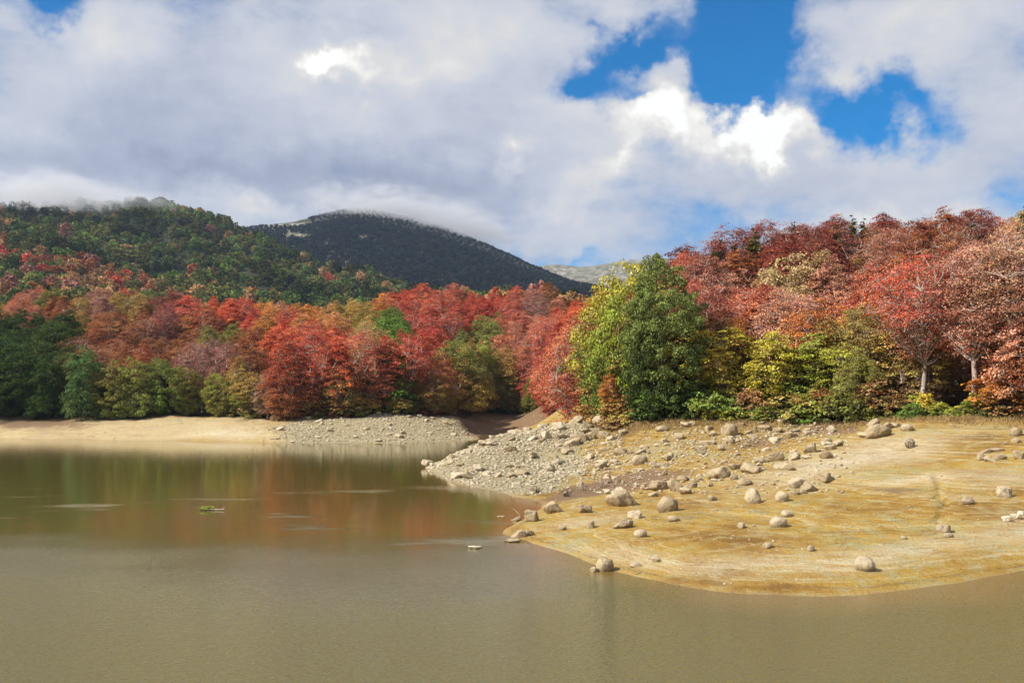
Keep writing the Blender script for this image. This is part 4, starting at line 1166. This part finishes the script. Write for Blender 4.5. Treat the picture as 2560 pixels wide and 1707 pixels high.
# photo column, photo row (middle), width, height in photo pixels, form, zone
Z_F = 'on the smooth ochre slope in front'
Z_L = 'in the line of rocks crossing the bank'
Z_T = 'in the stony ground below the trees'
Z_S = 'on the pale gravel spit'
Z_W = "by the water at the slope's tip"
Z_U = "on the upper slope by the picture's edge"
BOULD = [
    (1513, 1412, 43, 36, 'round', Z_W), (1484, 1424, 21, 12, 'round', Z_W), (1329, 1289, 38, 36, 'block', Z_W), (1386, 1268, 55, 33, 'wedge', Z_W), (1462, 1272, 40, 24, 'block', Z_W),
    (1291, 1297, 28, 10, 'slab', Z_W), (1300, 1334, 50, 22, 'wedge', Z_W), (1323, 1332, 25, 17, 'block', Z_W), (1406, 1320, 20, 12, 'round', Z_W), (1282, 1352, 43, 7, 'slab', Z_W),
    (1560, 1243, 89, 55, 'wedge', Z_L), (1609, 1217, 17, 15, 'block', Z_L), (1634, 1236, 27, 12, 'slab', Z_L), (1649, 1214, 46, 28, 'block', Z_L), (1671, 1262, 52, 40, 'round', Z_L), (1692, 1215, 50, 33, 'block', Z_L), (1707, 1196, 30, 17, 'slab', Z_L),
    (1731, 1214, 30, 14, 'block', Z_L), (1776, 1211, 15, 12, 'block', Z_L), (1796, 1180, 60, 38, 'wedge', Z_L), (1842, 1166, 43, 18, 'slab', Z_L), (1880, 1171, 55, 26, 'block', Z_L), (1900, 1151, 28, 18, 'block', Z_L), (1940, 1142, 49, 25, 'block', Z_L), (1972, 1165, 42, 24, 'wedge', Z_L),
    (1990, 1140, 30, 22, 'wedge', Z_L), (2028, 1118, 37, 32, 'wedge', Z_L), (2068, 1104, 30, 14, 'round', Z_L), (2096, 1106, 27, 24, 'wedge', Z_L), (2078, 1119, 34, 15, 'slab', Z_L), (2067, 1139, 35, 18, 'slab', Z_L),
    (1836, 1193, 20, 15, 'round', Z_L), (1863, 1206, 36, 18, 'round', Z_L), (1995, 1207, 46, 30, 'slab', Z_L), (2028, 1216, 46, 28, 'wedge', Z_L), (2064, 1194, 48, 26, 'block', Z_L), (1988, 1232, 28, 14, 'block', Z_L), (2010, 1228, 20, 15, 'wedge', Z_L), (1745, 1200, 22, 10, 'slab', Z_L),
    (1557, 1309, 56, 24, 'wedge', Z_F), (1591, 1288, 40, 20, 'block', Z_F), (1478, 1311, 23, 22, 'block', Z_F), (1602, 1334, 32, 20, 'round', Z_F), (1684, 1297, 29, 14, 'round', Z_F), (1782, 1246, 28, 14, 'slab', Z_F), (1885, 1242, 40, 41, 'round', Z_F), (1957, 1242, 33, 28, 'round', Z_F),
    (1969, 1285, 29, 17, 'round', Z_F), (1949, 1305, 43, 28, 'round', Z_F), (1854, 1314, 18, 15, 'round', Z_F), (1921, 1365, 25, 15, 'round', Z_F), (2029, 1371, 19, 16, 'round', Z_F), (2166, 1412, 55, 38, 'round', Z_F), (1787, 1274, 17, 6, 'slab', Z_F), (2261, 1344, 14, 11, 'round', Z_F),
    (2366, 1322, 42, 25, 'block', Z_F), (2374, 1338, 24, 12, 'round', Z_F), (2423, 1253, 35, 21, 'round', Z_F), (2514, 1230, 40, 30, 'slab', Z_F), (1885, 1314, 9, 6, 'round', Z_F), (1640, 1400, 26, 12, 'slab', Z_F), (1590, 1411, 34, 12, 'wedge', Z_F), (1627, 1395, 12, 8, 'round', Z_F), (1935, 1352, 9, 5, 'round', Z_F),
    (1825, 1075, 42, 32, 'round', Z_T), (1698, 1090, 25, 21, 'block', Z_T), (1657, 1072, 36, 16, 'slab', Z_T), (1731, 1060, 20, 13, 'round', Z_T), (1771, 1070, 22, 14, 'block', Z_T), (1787, 1084, 30, 17, 'wedge', Z_T), (1957, 1042, 20, 12, 'round', Z_T), (1957, 1052, 26, 14, 'round', Z_T),
    (1915, 1070, 36, 15, 'slab', Z_T), (1946, 1075, 27, 17, 'block', Z_T), (1980, 1087, 34, 17, 'slab', Z_T), (1940, 1098, 33, 12, 'round', Z_T), (2039, 1060, 13, 12, 'wedge', Z_T), (2019, 1077, 24, 12, 'slab', Z_T), (1826, 1100, 25, 18, 'block', Z_T), (1844, 1101, 14, 12, 'block', Z_T), (1869, 1112, 21, 9, 'slab', Z_T), (1753, 1121, 33, 12, 'slab', Z_T), (1771, 1107, 40, 14, 'slab', Z_T), (1756, 1131, 28, 10, 'slab', Z_T), (1811, 1153, 15, 9, 'round', Z_T), (1857, 1062, 15, 11, 'block', Z_T), (1905, 1058, 20, 9, 'slab', Z_T), (1875, 1090, 22, 9, 'slab', Z_T), (1890, 1077, 14, 10, 'block', Z_T),
    (1612, 1118, 27, 12, 'slab', Z_T), (1677, 1138, 18, 12, 'round', Z_T), (1600, 1150, 40, 26, 'round', Z_T), (1640, 1165, 22, 12, 'slab', Z_T), (1551, 1128, 38, 20, 'slab', Z_T), (1576, 1130, 14, 12, 'block', Z_T), (1557, 1081, 25, 18, 'slab', Z_T), (1665, 1180, 18, 16, 'wedge', Z_T), (1622, 1132, 9, 8, 'block', Z_T),
    (1500, 1053, 38, 28, 'round', Z_S), (1523, 1047, 14, 11, 'round', Z_S), (1470, 1064, 34, 14, 'slab', Z_S), (1490, 1075, 36, 16, 'slab', Z_S), (1512, 1088, 34, 16, 'slab', Z_S), (1452, 1092, 46, 22, 'slab', Z_S), (1432, 1106, 44, 20, 'slab', Z_S), (1480, 1090, 30, 14, 'block', Z_S), (1520, 1070, 28, 12, 'slab', Z_S), (1412, 1124, 36, 16, 'slab', Z_S), (1385, 1140, 30, 14, 'slab', Z_S), (1275, 1122, 34, 14, 'slab', Z_S), (1440, 1052, 42, 12, 'slab', Z_S), (1390, 1064, 20, 10, 'slab', Z_S), (1545, 1052, 36, 10, 'slab', Z_S),
    (1502, 1164, 36, 20, 'slab', Z_S), (1520, 1172, 24, 10, 'slab', Z_S), (1290, 1175, 20, 10, 'block', Z_S), (1246, 1188, 20, 10, 'slab', Z_S), (1150, 1162, 22, 12, 'slab', Z_S), (1452, 1211, 21, 14, 'block', Z_S), (1524, 1203, 14, 11, 'block', Z_S), (1557, 1206, 11, 10, 'block', Z_S), (1545, 1200, 18, 16, 'wedge', Z_S), (1468, 1175, 12, 7, 'slab', Z_S), (1570, 1180, 14, 9, 'slab', Z_S), (1350, 1102, 26, 10, 'slab', Z_S), (1240, 1103, 24, 9, 'slab', Z_S), (1280, 1098, 20, 8, 'slab', Z_S),
    (2187, 1056, 32, 25, 'wedge', Z_U), (2198, 1077, 70, 38, 'wedge', Z_U), (2220, 1064, 28, 22, 'block', Z_U), (2168, 1087, 42, 14, 'slab', Z_U), (2269, 1069, 30, 17, 'round', Z_U), (2243, 1062, 30, 12, 'slab', Z_U), (2454, 1143, 19, 22, 'round', Z_U), (2478, 1149, 32, 14, 'block', Z_U), (2503, 1141, 35, 18, 'wedge', Z_U), (2494, 1124, 35, 11, 'slab', Z_U), (2465, 1129, 28, 10, 'slab', Z_U),
    (2543, 1080, 30, 25, 'round', Z_U), (2543, 1101, 23, 13, 'round', Z_U), (2551, 1137, 34, 24, 'block', Z_U), (2516, 1107, 12, 8, 'block', Z_U),
]
FORMW = dict(round='rounded', block='blocky', slab='flat slab-like', wedge='angular')
rng_r = np.random.default_rng(31)
byz = {}
for b_ in BOULD:
    byz.setdefault((b_[5], FORMW[b_[4]], 'boulder' if b_[2] >= 28 else 'stone'), []).append(b_)
RL = {}
SPECIAL = {(1513, 1412): 'round boulder standing at the water line of the front slope', (2166, 1412): 'big white rounded boulder lowest on the ochre slope', (1560, 1243): 'largest pale angular boulder of the rock line, near the muddy inlet',
           (1329, 1289): 'upright tablet-shaped boulder where the muddy inlet meets the slope', (1825, 1075): 'big grey rounded boulder below the yellow bushes', (1500, 1053): 'big rounded boulder on the crest of the gravel spit', (1885, 1242): 'egg-shaped upright boulder in the middle of the ochre slope',
           (2198, 1077): 'large tent-shaped rock in the cluster under the bushes'}
for (z_, fw, sw), L in byz.items():
    L.sort(key=lambda b_: b_[0])
    for i, b_ in enumerate(L):
        RL[b_[:2]] = SPECIAL.get(b_[:2]) or ('the only %s %s %s' % (fw, sw, z_) if len(L) == 1 else '%s %s %s %s, counting from the left' % (ordinal(i + 1), fw, sw, z_))
GRP = {Z_F: 'stones on the ochre slope', Z_L: 'rocks in the line across the bank', Z_T: 'stones below the trees', Z_S: 'slabs on the gravel spit', Z_W: "rocks at the slope's tip", Z_U: 'rocks on the upper slope'}


def put_rock(X, Y, z, w, h, dep, form, label, group, cat='stone', name='stone', tone=0.0, tilt=0.25, sink=0.3, rz=None):
    me_ = ROCKS[form][int(rng_r.integers(len(ROCKS[form])))]
    o_ = bpy.data.objects.new(name, me_)
    COL.objects.link(o_)
    hh_ = h * 0.5 * (1 + sink)
    o_.scale = (w * 0.5, dep * 0.5, hh_)
    o_.location = (X, Y, z + hh_ * (1 - 2 * sink / (1 + sink)) * 1.0)
    o_.rotation_euler = (float(rng_r.normal() * tilt * 0.6), float(rng_r.normal() * tilt), float(rng_r.uniform(-0.5, 0.5) if rz is None else rz))
    o_['tone'] = float(tone)
    tag(o_, label, cat, group)
    return o_


for b_ in BOULD:
    px, py, w, h, form, z_ = b_
    X, Y, z = ground_at(px, py + h * 0.42)
    wm_, hm_ = w * Y / F * (1.0 if form == 'round' else 0.94), h * Y / F * (0.95 if form == 'round' else 0.85)
    big = w >= 28
    put_rock(X, Y + 0.25 * wm_, z, wm_ * 1.04, hm_, wm_ * float(rng_r.uniform(0.7, 1.1)), form, RL[(px, py)], GRP[z_], 'boulder' if big else 'stone', 'boulder' if big else 'stone', tone=0.22 if z_ == Z_F else 0.06, tilt=0.12 if form == 'round' else 0.25, sink=0.40)
# stones in the water and bleached scraps
X, Y, z = ground_at(1188, 1370)
put_rock(X, Y, -0.05, 0.75, 0.16, 0.5, 'slab', 'white flat stone breaking the lake surface off the tip', 'stones in the water', tone=0.7, tilt=0.03)
X, Y, z = ground_at(1252, 1291)
put_rock(X, Y, -0.06, 0.5, 0.12, 0.4, 'slab', 'brown stone just awash in the muddy inlet', 'stones in the water', tone=0.0, tilt=0.03)
for (px, py, w, h) in [(2515, 1297, 22, 13), (2540, 1291, 26, 12), (2552, 1283, 16, 10)]:
    X, Y, z = ground_at(px, py + h * 0.4)
    put_rock(X, Y, z, w * Y / F, h * Y / F, w * Y / F * 0.7, 'slab', {2515: 'lowest of the three bleached white stones near the edge of the slope', 2540: 'widest of the three bleached white stones near the edge of the slope', 2552: 'topmost of the three bleached white stones near the edge of the slope'}[px], 'bleached white stones', tone=0.95, tilt=0.1)

# loose stones one cannot tell apart, sharing one label per place
gidx = np.arange(len(XX))
area = np.concatenate([np.diff(ys), [0]])[:, None] * (ys[:, None] * (us[1] - us[0])) * np.ones((1, NU))
area = area.ravel()


def pick_ground(weight, count, rng):
    p_ = weight * area
    p_ = p_ / p_.sum()
    k = rng.choice(len(p_), count, p=p_)
    X = XX[k] + rng.uniform(-0.5, 0.5, count) * YF[k] * (us[1] - us[0]); Y = YF[k] * (1 + rng.uniform(-0.5, 0.5, count) * 0.008)
    return X, Y, H(X, Y)


dry = (ZZ > 0.05)
clump = sstep(fbm(XX / 5, YF / 5, 88, 4), -0.22, 0.18) + 0.3
spit_w = np.clip(rub, 0, 1) * clump * (YF < 118) * (YF > 70) * dry * (gpx < 1560) * (gpx > 1060)
mound_w = np.clip(rub, 0, 1) * clump * (YF > 150) * (YF < 205) * dry * (1 - veg)
midw = (YF < 108) * (YF > 60) * dry * (1 - veg) * (gpx > 1480) * (gpx < 2140) * (gpy < 1235) * (0.25 + gauss(gpx, gpy, 1700, 1130, 220, 40, 5) + gauss(gpx, gpy, 1850, 1085, 200, 25, 0) + gauss(gpx, gpy, 1720, 1205, 160, 14, 10))
frontw = (YF < 95) * dry * (1 - veg) * (gpx > 1300) * (gpx < 2640) * 1.0
for (wgt, cnt, s0, s1, lab, grp) in [(spit_w, 120, 0.35, 1.7, 'loose stone in the rubble of the gravel spit', 'loose stones of the gravel spit'), (mound_w, 70, 0.5, 1.6, 'loose stone on the point below the red trees', 'loose stones of the rocky point'), (midw, 105, 0.25, 1.1, 'loose stone between rock line and trees', 'loose stones on the bank')]:
    X, Y, z = pick_ground(wgt, cnt, rng_r)
    od = np.argsort(X / Y)
    for rank, i in enumerate(od):
        w_ = float(s0 + (s1 - s0) * rng_r.uniform() ** 2)
        fm = ['slab', 'block', 'wedge'][int(rng_r.integers(3))]
        lb = '%s %s %s, %s from the left' % ('large' if w_ > 0.55 * s1 else ('mid-sized' if w_ > 0.32 * s1 else 'small'), FORMW[fm], lab, ordinal(rank + 1))
        put_rock(float(X[i]), float(Y[i]), float(z[i]), w_, w_ * float(rng_r.uniform(0.22, 0.5)), w_ * float(rng_r.uniform(0.6, 1)), fm, lb, grp, tone=float(rng_r.uniform(0.1, 0.5)), rz=float(rng_r.uniform(0, 6.28)))


def rubble(name, parts, label):
    V = []; Fc = []; off = 0; tones = []
    for (wgt, cnt, s0, s1) in parts:
        X, Y, z = pick_ground(wgt, cnt, rng_r)
        d, f = ICO1
        sc = s0 + (s1 - s0) * rng_r.uniform(0, 1, cnt) ** 3
        jitv = 1 + rng_r.normal(size=(cnt, len(d))) * 0.22
        q = d[None] * jitv[..., None] * (sc[:, None, None] * np.stack([rng_r.uniform(0.7, 1.2, cnt), rng_r.uniform(0.5, 1.0, cnt), rng_r.uniform(0.2, 0.45, cnt)], 1)[:, None]) * 0.5
        a = rng_r.uniform(0, 6.28, cnt); ti = rng_r.normal(size=cnt) * 0.3
        x1 = q[..., 0] * np.cos(ti)[:, None] + q[..., 2] * np.sin(ti)[:, None]; z1 = -q[..., 0] * np.sin(ti)[:, None] + q[..., 2] * np.cos(ti)[:, None]
        x2 = x1 * np.cos(a)[:, None] - q[..., 1] * np.sin(a)[:, None]; y2 = x1 * np.sin(a)[:, None] + q[..., 1] * np.cos(a)[:, None]
        v = np.stack([x2 + X[:, None], y2 + Y[:, None], z1 + (z + sc * 0.08)[:, None]], -1).reshape(-1, 3)
        V.append(v)
        Fc.append((f[None] + (np.arange(cnt) * len(d))[:, None, None]).reshape(-1, 3) + off)
        off += len(v)
    me_ = new_mesh(name, np.concatenate(V), np.concatenate(Fc), False)
    o_ = link_obj(name, me_, MAT_ROCK)
    o_['tone'] = 0.38
    tag(o_, label, 'gravel', kind='stuff')


rubble('gravel', [(spit_w, 15000, 0.06, 0.50), (mound_w, 8000, 0.10, 0.62), (midw, 3600, 0.07, 0.5), (frontw, 2600, 0.03, 0.17), ((YF > 185) * (YF < 235) * dry * (1 - veg) * (gpx > -200) * (gpx < 1440) * 1.0, 350, 0.15, 0.5)], 'pale broken stone and gravel strewn over spit, point and bank')

# ------------------------------------------------------------------ shrubs at the wood's edge
rng_s = np.random.default_rng(8)
sh = []
def shrub_col(px):
    if px < 640: return ('tan', 'olive')
    if px < 720: return ('brown', 'tan')
    if px < 1180: return [('rust', 'olive'), ('brown', 'rust'), ('ochre', 'olive')][int(rng_s.integers(3))]
    if px < 1480: return [('olive', 'olivedark'), ('ochre', 'olive')][int(rng_s.integers(2))]
    if px < 1580: return ('ochre', 'brown')
    if px < 1730: return ('green', 'darkgreen')
    if px < 2080: return [('lime', 'green'), ('yellowgreen', 'lime'), ('ochre', 'olive'), ('lime', 'yellowgreen'), ('brown', 'olive')][int(rng_s.integers(5))]
    if px < 2260: return [('olive', 'olivedark'), ('brown', 'olivedark'), ('rust', 'olive')][int(rng_s.integers(3))]
    if px < 2470: return [('yellow', 'lime'), ('yellowgreen', 'green'), ('ochre', 'olive'), ('lime', 'yellowgreen')][int(rng_s.integers(4))]
    return [('rust', 'rustdark'), ('orange', 'brown'), ('brown', 'olivedark')][int(rng_s.integers(3))]


px = 590.0
while px < 2640:
    Y = float(edge_y(px))
    if not (1120 < px < 1180 or 1335 < px < 1440):
        near = Y < 130
        tp, lw = shrub_col(px)
        sh.append(dict(px=px, X=(px - 1280) / F * (Y + rng_s.uniform(-1.0, 2.0)), Y=Y + float(rng_s.uniform(-0.6, 2.5)), kind='shrub', k=int(rng_s.integers(4)), sz=float(rng_s.uniform(0.75, 1.35)) * ((0.6 if 2250 < px < 2470 else 1.0) if near else 1.2), w=float(rng_s.uniform(1.0, 1.4)), rot=float(rng_s.uniform(0, 6.28)), top=tp, low=lw))
    px += float(rng_s.uniform(20, 40)) if Y < 130 else float(rng_s.uniform(28, 55))
sh.append(dict(px=2276, X=(2276 - 1280) / F * 92.5, Y=92.5, kind='shrub', k=0, sz=0.62, w=1.0, rot=0.4, top='green', low='green', label='small round dark green bush beside the tent-shaped rock'))
zs_ = H([d['X'] for d in sh], [d['Y'] for d in sh])
byk = {}
for d in sh:
    d['where'] = 'along the foot of the far shore trees' if d['px'] < 1480 else 'at the top edge of the stony bank'
    byk.setdefault((d['where'], d['top']), []).append(d)
for (wh, tp), L in byk.items():
    L.sort(key=lambda d: d['px'])
    for i, d in enumerate(L):
        d['lab'] = d.get('label') or ('%s shrub %s' % (WORD[tp], wh) if len(L) == 1 else '%s %s shrub from the left %s' % (ordinal(i + 1), WORD[tp], wh))
for d, z in zip(sh, zs_):
    place(d, float(z) - 0.1, d['lab'], 'shrub', 'shrubs at the edge of the woods', rng_p)

# dry grass and fallen leaves along the foot of the woods
rgz = np.random.default_rng(15)
ng_ = 2600
gp = rgz.uniform(1440, 2640, ng_)
gy = edge_y(gp) + rgz.normal(size=ng_) * 1.6 - 1.2
gx = (gp - 1280) / F * gy
gzv = H(gx, gy)
idx_ = np.repeat(np.arange(ng_), 9)
nb_ = len(idx_)
root = np.stack([gx, gy, gzv - 0.02], 1)[idx_] + np.concatenate([rgz.normal(size=(nb_, 2)) * 0.16, np.zeros((nb_, 1))], 1)
lenb = rgz.uniform(0.12, 0.5, nb_)
dirb = rgz.normal(size=(nb_, 3)) * 0.55; dirb[:, 2] = np.abs(dirb[:, 2]) * 0.6 + 0.45
dirb /= np.linalg.norm(dirb, axis=1)[:, None]
sd = np.cross(dirb, rgz.normal(size=(nb_, 3))); sd /= np.linalg.norm(sd, axis=1)[:, None]
wb = rgz.uniform(0.012, 0.03, nb_)[:, None]
q_ = np.stack([root - sd * wb, root + sd * wb, root + dirb * lenb[:, None] + sd * wb * 0.3, root + dirb * lenb[:, None] - sd * wb * 0.3], 1)
lcn = 2600
lp_ = rgz.uniform(1440, 2640, lcn); ly = edge_y(lp_) - np.abs(rgz.normal(size=lcn)) * 2.6 + 0.8
lx = (lp_ - 1280) / F * ly
lz = H(lx, ly) + 0.02
lv2, lf2 = leaf_quads(np.stack([lx, ly, lz], 1), np.array([0, 0, 1.0]) + rgz.normal(size=(lcn, 3)) * 0.3, rgz.uniform(0.05, 0.11, lcn), rgz)
vv = np.concatenate([q_.reshape(-1, 3), lv2]); ff = np.arange(len(vv)).reshape(-1, 4)
gm = new_mesh('dry_grass', vv, ff)
hfg = np.concatenate([np.full(nb_, 0.9), np.full(lcn, 0.1)])
nq = nb_ + lcn
add_attr(gm, 'leaf', np.repeat(np.stack([rgz.uniform(0, 1, nq), hfg, rgz.uniform(0.3, 0.7, nq), np.ones(nq)], 1), 4, 0))
go_ = link_obj('dry_grass', gm, MAT_LEAF)
go_['ca'] = (0.30, 0.20, 0.08); go_['cb'] = C['rust']
tag(go_, 'dry grass and fallen leaves along the foot of the woods', 'grass', kind='stuff')

# ------------------------------------------------------------------ small things
m, t, o = material('dead_wood')
tc_ = t.new('ShaderNodeTexCoord')
nz = t.noise(t.mapping(tc_.outputs['Object'], scale=(2, 12, 12)), 2.0, 4, 0.6)
principled(t, o, t.mix(nz, (0.22, 0.16, 0.10), (0.50, 0.42, 0.32)), 0.9, bump(t, nz, 0.4, 0.02), 0.2)
MAT_WOOD = m


def twig_obj(name, paths, label, cat, loc, mat=MAT_WOOD, group=None, parent=None, sides=6):
    v, f = tubes(paths, sides)
    caps = []
    o_ = link_obj(name, new_mesh(name, v, f, True), mat, parent, loc)
    if parent is None: tag(o_, label, cat, group)
    return o_


# drifting branch with green leaves still on it
X, Y, z = ground_at(530, 1276)
e = bpy.data.objects.new('floating_branch', None); COL.objects.link(e); e.location = (X, Y, 0.0)
tag(e, 'broken branch with green leaves floating on the calm lake', 'branch')
twig_obj('stem', [(np.array([[-0.85, 0, 0.03], [-0.3, 0.05, 0.06], [0.3, 0.0, 0.05], [0.85, -0.05, 0.06]]), np.array([0.03, 0.055, 0.06, 0.04])), (np.array([[-0.3, 0.05, 0.06], [-0.5, 0.2, 0.16], [-0.75, 0.3, 0.2]]), np.array([0.03, 0.02, 0.01])), (np.array([[0.6, -0.03, 0.05], [0.75, 0.0, 0.16], [0.8, 0.05, 0.24]]), np.array([0.03, 0.03, 0.02]))], None, None, None, parent=e)
rl = np.random.default_rng(4)
lc = rl.normal(size=(150, 3)) * np.array([0.28, 0.22, 0.05]) + np.array([-0.5, 0.12, 0.14]); lc[:, 2] = np.abs(lc[:, 2]) + 0.02
lv, lf = leaf_quads(lc, rl.normal(size=(150, 3)) * 0.5 + np.array([0, 0, 1]), rl.uniform(0.05, 0.10, 150), rl)
lm = new_mesh('foliage', lv, lf); add_attr(lm, 'leaf', np.repeat(np.stack([rl.uniform(0, 1, 150), rl.uniform(0, 1, 150), rl.uniform(0, 1, 150), np.ones(150)], 1), 4, 0))
lo_ = link_obj('foliage', lm, MAT_LEAF, e); lo_['ca'] = C['lime']; lo_['cb'] = C['yellowgreen']

# leaning stake at the head of the inlet
X, Y, z = ground_at(1316, 1091, 150, 260)
twig_obj('wooden_stake', [(np.array([[0, 0, -0.3], [-0.05, 0, 0.6], [-0.12, 0, 1.25], [-0.2, 0, 1.85]]), np.array([0.07, 0.065, 0.06, 0.05])), (np.array([[-0.1, 0, 1.1], [0.15, 0, 1.3]]), np.array([0.03, 0.02]))], 'thin leaning stake in the brown mud at the head of the inlet', 'stake', (X, Y, z))
# dead weeds on the mud of the gully
for i, (px, py, hpx) in enumerate([(1343, 1232, 16), (1416, 1241, 22), (1456, 1226, 18), (1504, 1219, 26), (1539, 1224, 22), (1330, 1226, 10)]):
    X, Y, z = ground_at(px, py)
    rw = np.random.default_rng(60 + i)
    hm_ = hpx * Y / F
    paths = []
    for k in range(26):
        a = rw.uniform(0, 6.28); sp_ = rw.uniform(0.1, 0.9) * hm_
        p0 = np.array([rw.normal() * 0.12, rw.normal() * 0.12, -0.05]); p2 = p0 + np.array([math.cos(a) * sp_, math.sin(a) * sp_, hm_ * rw.uniform(0.5, 1.1)])
        paths.append((np.stack([p0, 0.5 * (p0 + p2) + np.array([0, 0, 0.12 * hm_]), p2]), np.array([0.018, 0.014, 0.006])))
    twig_obj('dead_weed', paths, '%s dry brown weed tuft from the left in the muddy gully' % ordinal([2, 3, 4, 5, 6, 1][i]), 'weed', (X, Y, z), BARK_DARK if i in (0, 1) else MAT_WOOD, 'dry weeds in the gully', sides=4)
# root ball
X, Y, z = ground_at(2274, 1120)
rw = np.random.default_rng(91); paths = []
for k in range(60):
    d0 = rw.normal(size=3); d0 /= np.linalg.norm(d0); d1 = np.cross(d0, rw.normal(size=3)); d1 /= np.linalg.norm(d1)
    th = np.linspace(0, rw.uniform(1.2, 2.6), 6)[:, None]
    paths.append(((np.cos(th) * d0 + np.sin(th) * d1) * np.array([0.42, 0.35, 0.42]) * rw.uniform(0.7, 1.0), np.full(6, rw.uniform(0.018, 0.04))))
twig_obj('root_ball', paths, 'round tangle of dead roots lying on the pale upper slope', 'root ball', (X, Y, z + 0.38), MAT_WOOD, sides=4)
# sticks on the slope
for (px, py, dx, dy, dz, lab) in [(2497, 1338, -0.14, 0.1, 0.55, 'pale stick standing aslant below the bleached stones'), (1590, 1436, 0.35, 0.3, 0.03, 'thin stick lying at the water line near the round boulder'), (2262, 1272, 0.6, 0.25, 0.06, 'crooked twig lying in the middle of the ochre slope'), (1300, 1290, -0.35, 0.1, 0.4, 'forked twig sticking up beside the tablet-shaped boulder')]:
    X, Y, z = ground_at(px, py)
    p2 = np.array([dx, dy, dz])
    paths = [(np.stack([np.array([0, 0, 0.0]), p2 * 0.5 + np.array([0.02, 0, 0.02]), p2]), np.array([0.028, 0.022, 0.012]))]
    if 'forked' in lab or 'crooked' in lab:
        paths.append((np.stack([p2 * 0.4, p2 * 0.7 + np.array([-0.1, 0.1, 0.08]), p2 * 0.9 + np.array([-0.22, 0.12, 0.12])]), np.array([0.02, 0.015, 0.008])))
    twig_obj('stick', paths, lab, 'stick', (X, Y, z + 0.02))

# ------------------------------------------------------------------ air
def boxmesh(name, lo, hi):
    v = [(x, y, z) for x in (lo[0], hi[0]) for y in (lo[1], hi[1]) for z in (lo[2], hi[2])]
    f = [(0, 1, 3, 2), (4, 6, 7, 5), (0, 4, 5, 1), (2, 3, 7, 6), (0, 2, 6, 4), (1, 5, 7, 3)]
    return new_mesh(name, v, f)


m, t, o = material('haze')
vol = t.new('ShaderNodeVolumePrincipled')
vol.inputs['Color'].default_value = (0.50, 0.68, 1.0, 1)
vol.inputs['Density'].default_value = HAZE_DENSITY
vol.inputs['Anisotropy'].default_value = 0.2
t.link(vol.outputs[0], o.inputs['Volume'])
ztop = float(ZZ.max()) + 30.0
ho = link_obj('haze', boxmesh('haze', (-4300, -260, -6.0 + min(0, float(ZZ.min()))), (4300, 4700, ztop)), m)
tag(ho, 'thin bluish air veiling the mountains', 'haze', kind='stuff')
if MIST:
    m, t, o = material('mist')
    tc_ = t.new('ShaderNodeTexCoord')
    geo = t.new('ShaderNodeNewGeometry')
    ln_ = t.vmath('LENGTH', tc_.outputs['Object'])
    nz = t.noise(t.mapping(geo.outputs['Position'], scale=(0.011, 0.011, 0.03)), 1.0, 4, 0.62, 0.8)
    fall = t.ss(ln_, 1.0, 0.25)
    den = t.math('MULTIPLY', t.math('MULTIPLY', t.ss(t.math('MULTIPLY_ADD', fall, 0.22, nz), 0.50, 0.78), fall), MIST)
    vol = t.new('ShaderNodeVolumePrincipled')
    vol.inputs['Color'].default_value = (0.90, 0.92, 0.96, 1)
    vol.inputs['Anisotropy'].default_value = 0.3
    t.link(den, vol.inputs['Density'])
    t.link(vol.outputs[0], o.inputs['Volume'])
    v4, f4 = ico(3)
    mm = new_mesh('mist', v4, f4)
    for (px, py, Y, half, dep, hgt_, rot, lab) in [(1050, 548, 2060, 330, 260, 62, 0.20, 'thin cloud trailing over the crest of the farther mountain'), (130, 500, 1060, 180, 190, 26, 0.02, 'wisp of low cloud on the crest of the nearer mountain')]:
        o_ = link_obj('mist', mm, m, None, ((px - 1280) / F * Y, Y, HC + (PYH - py) / F * Y))
        o_.scale = (half, dep, hgt_)
        o_.rotation_euler = (0, rot, 0)
        tag(o_, lab, 'mist', kind='stuff')
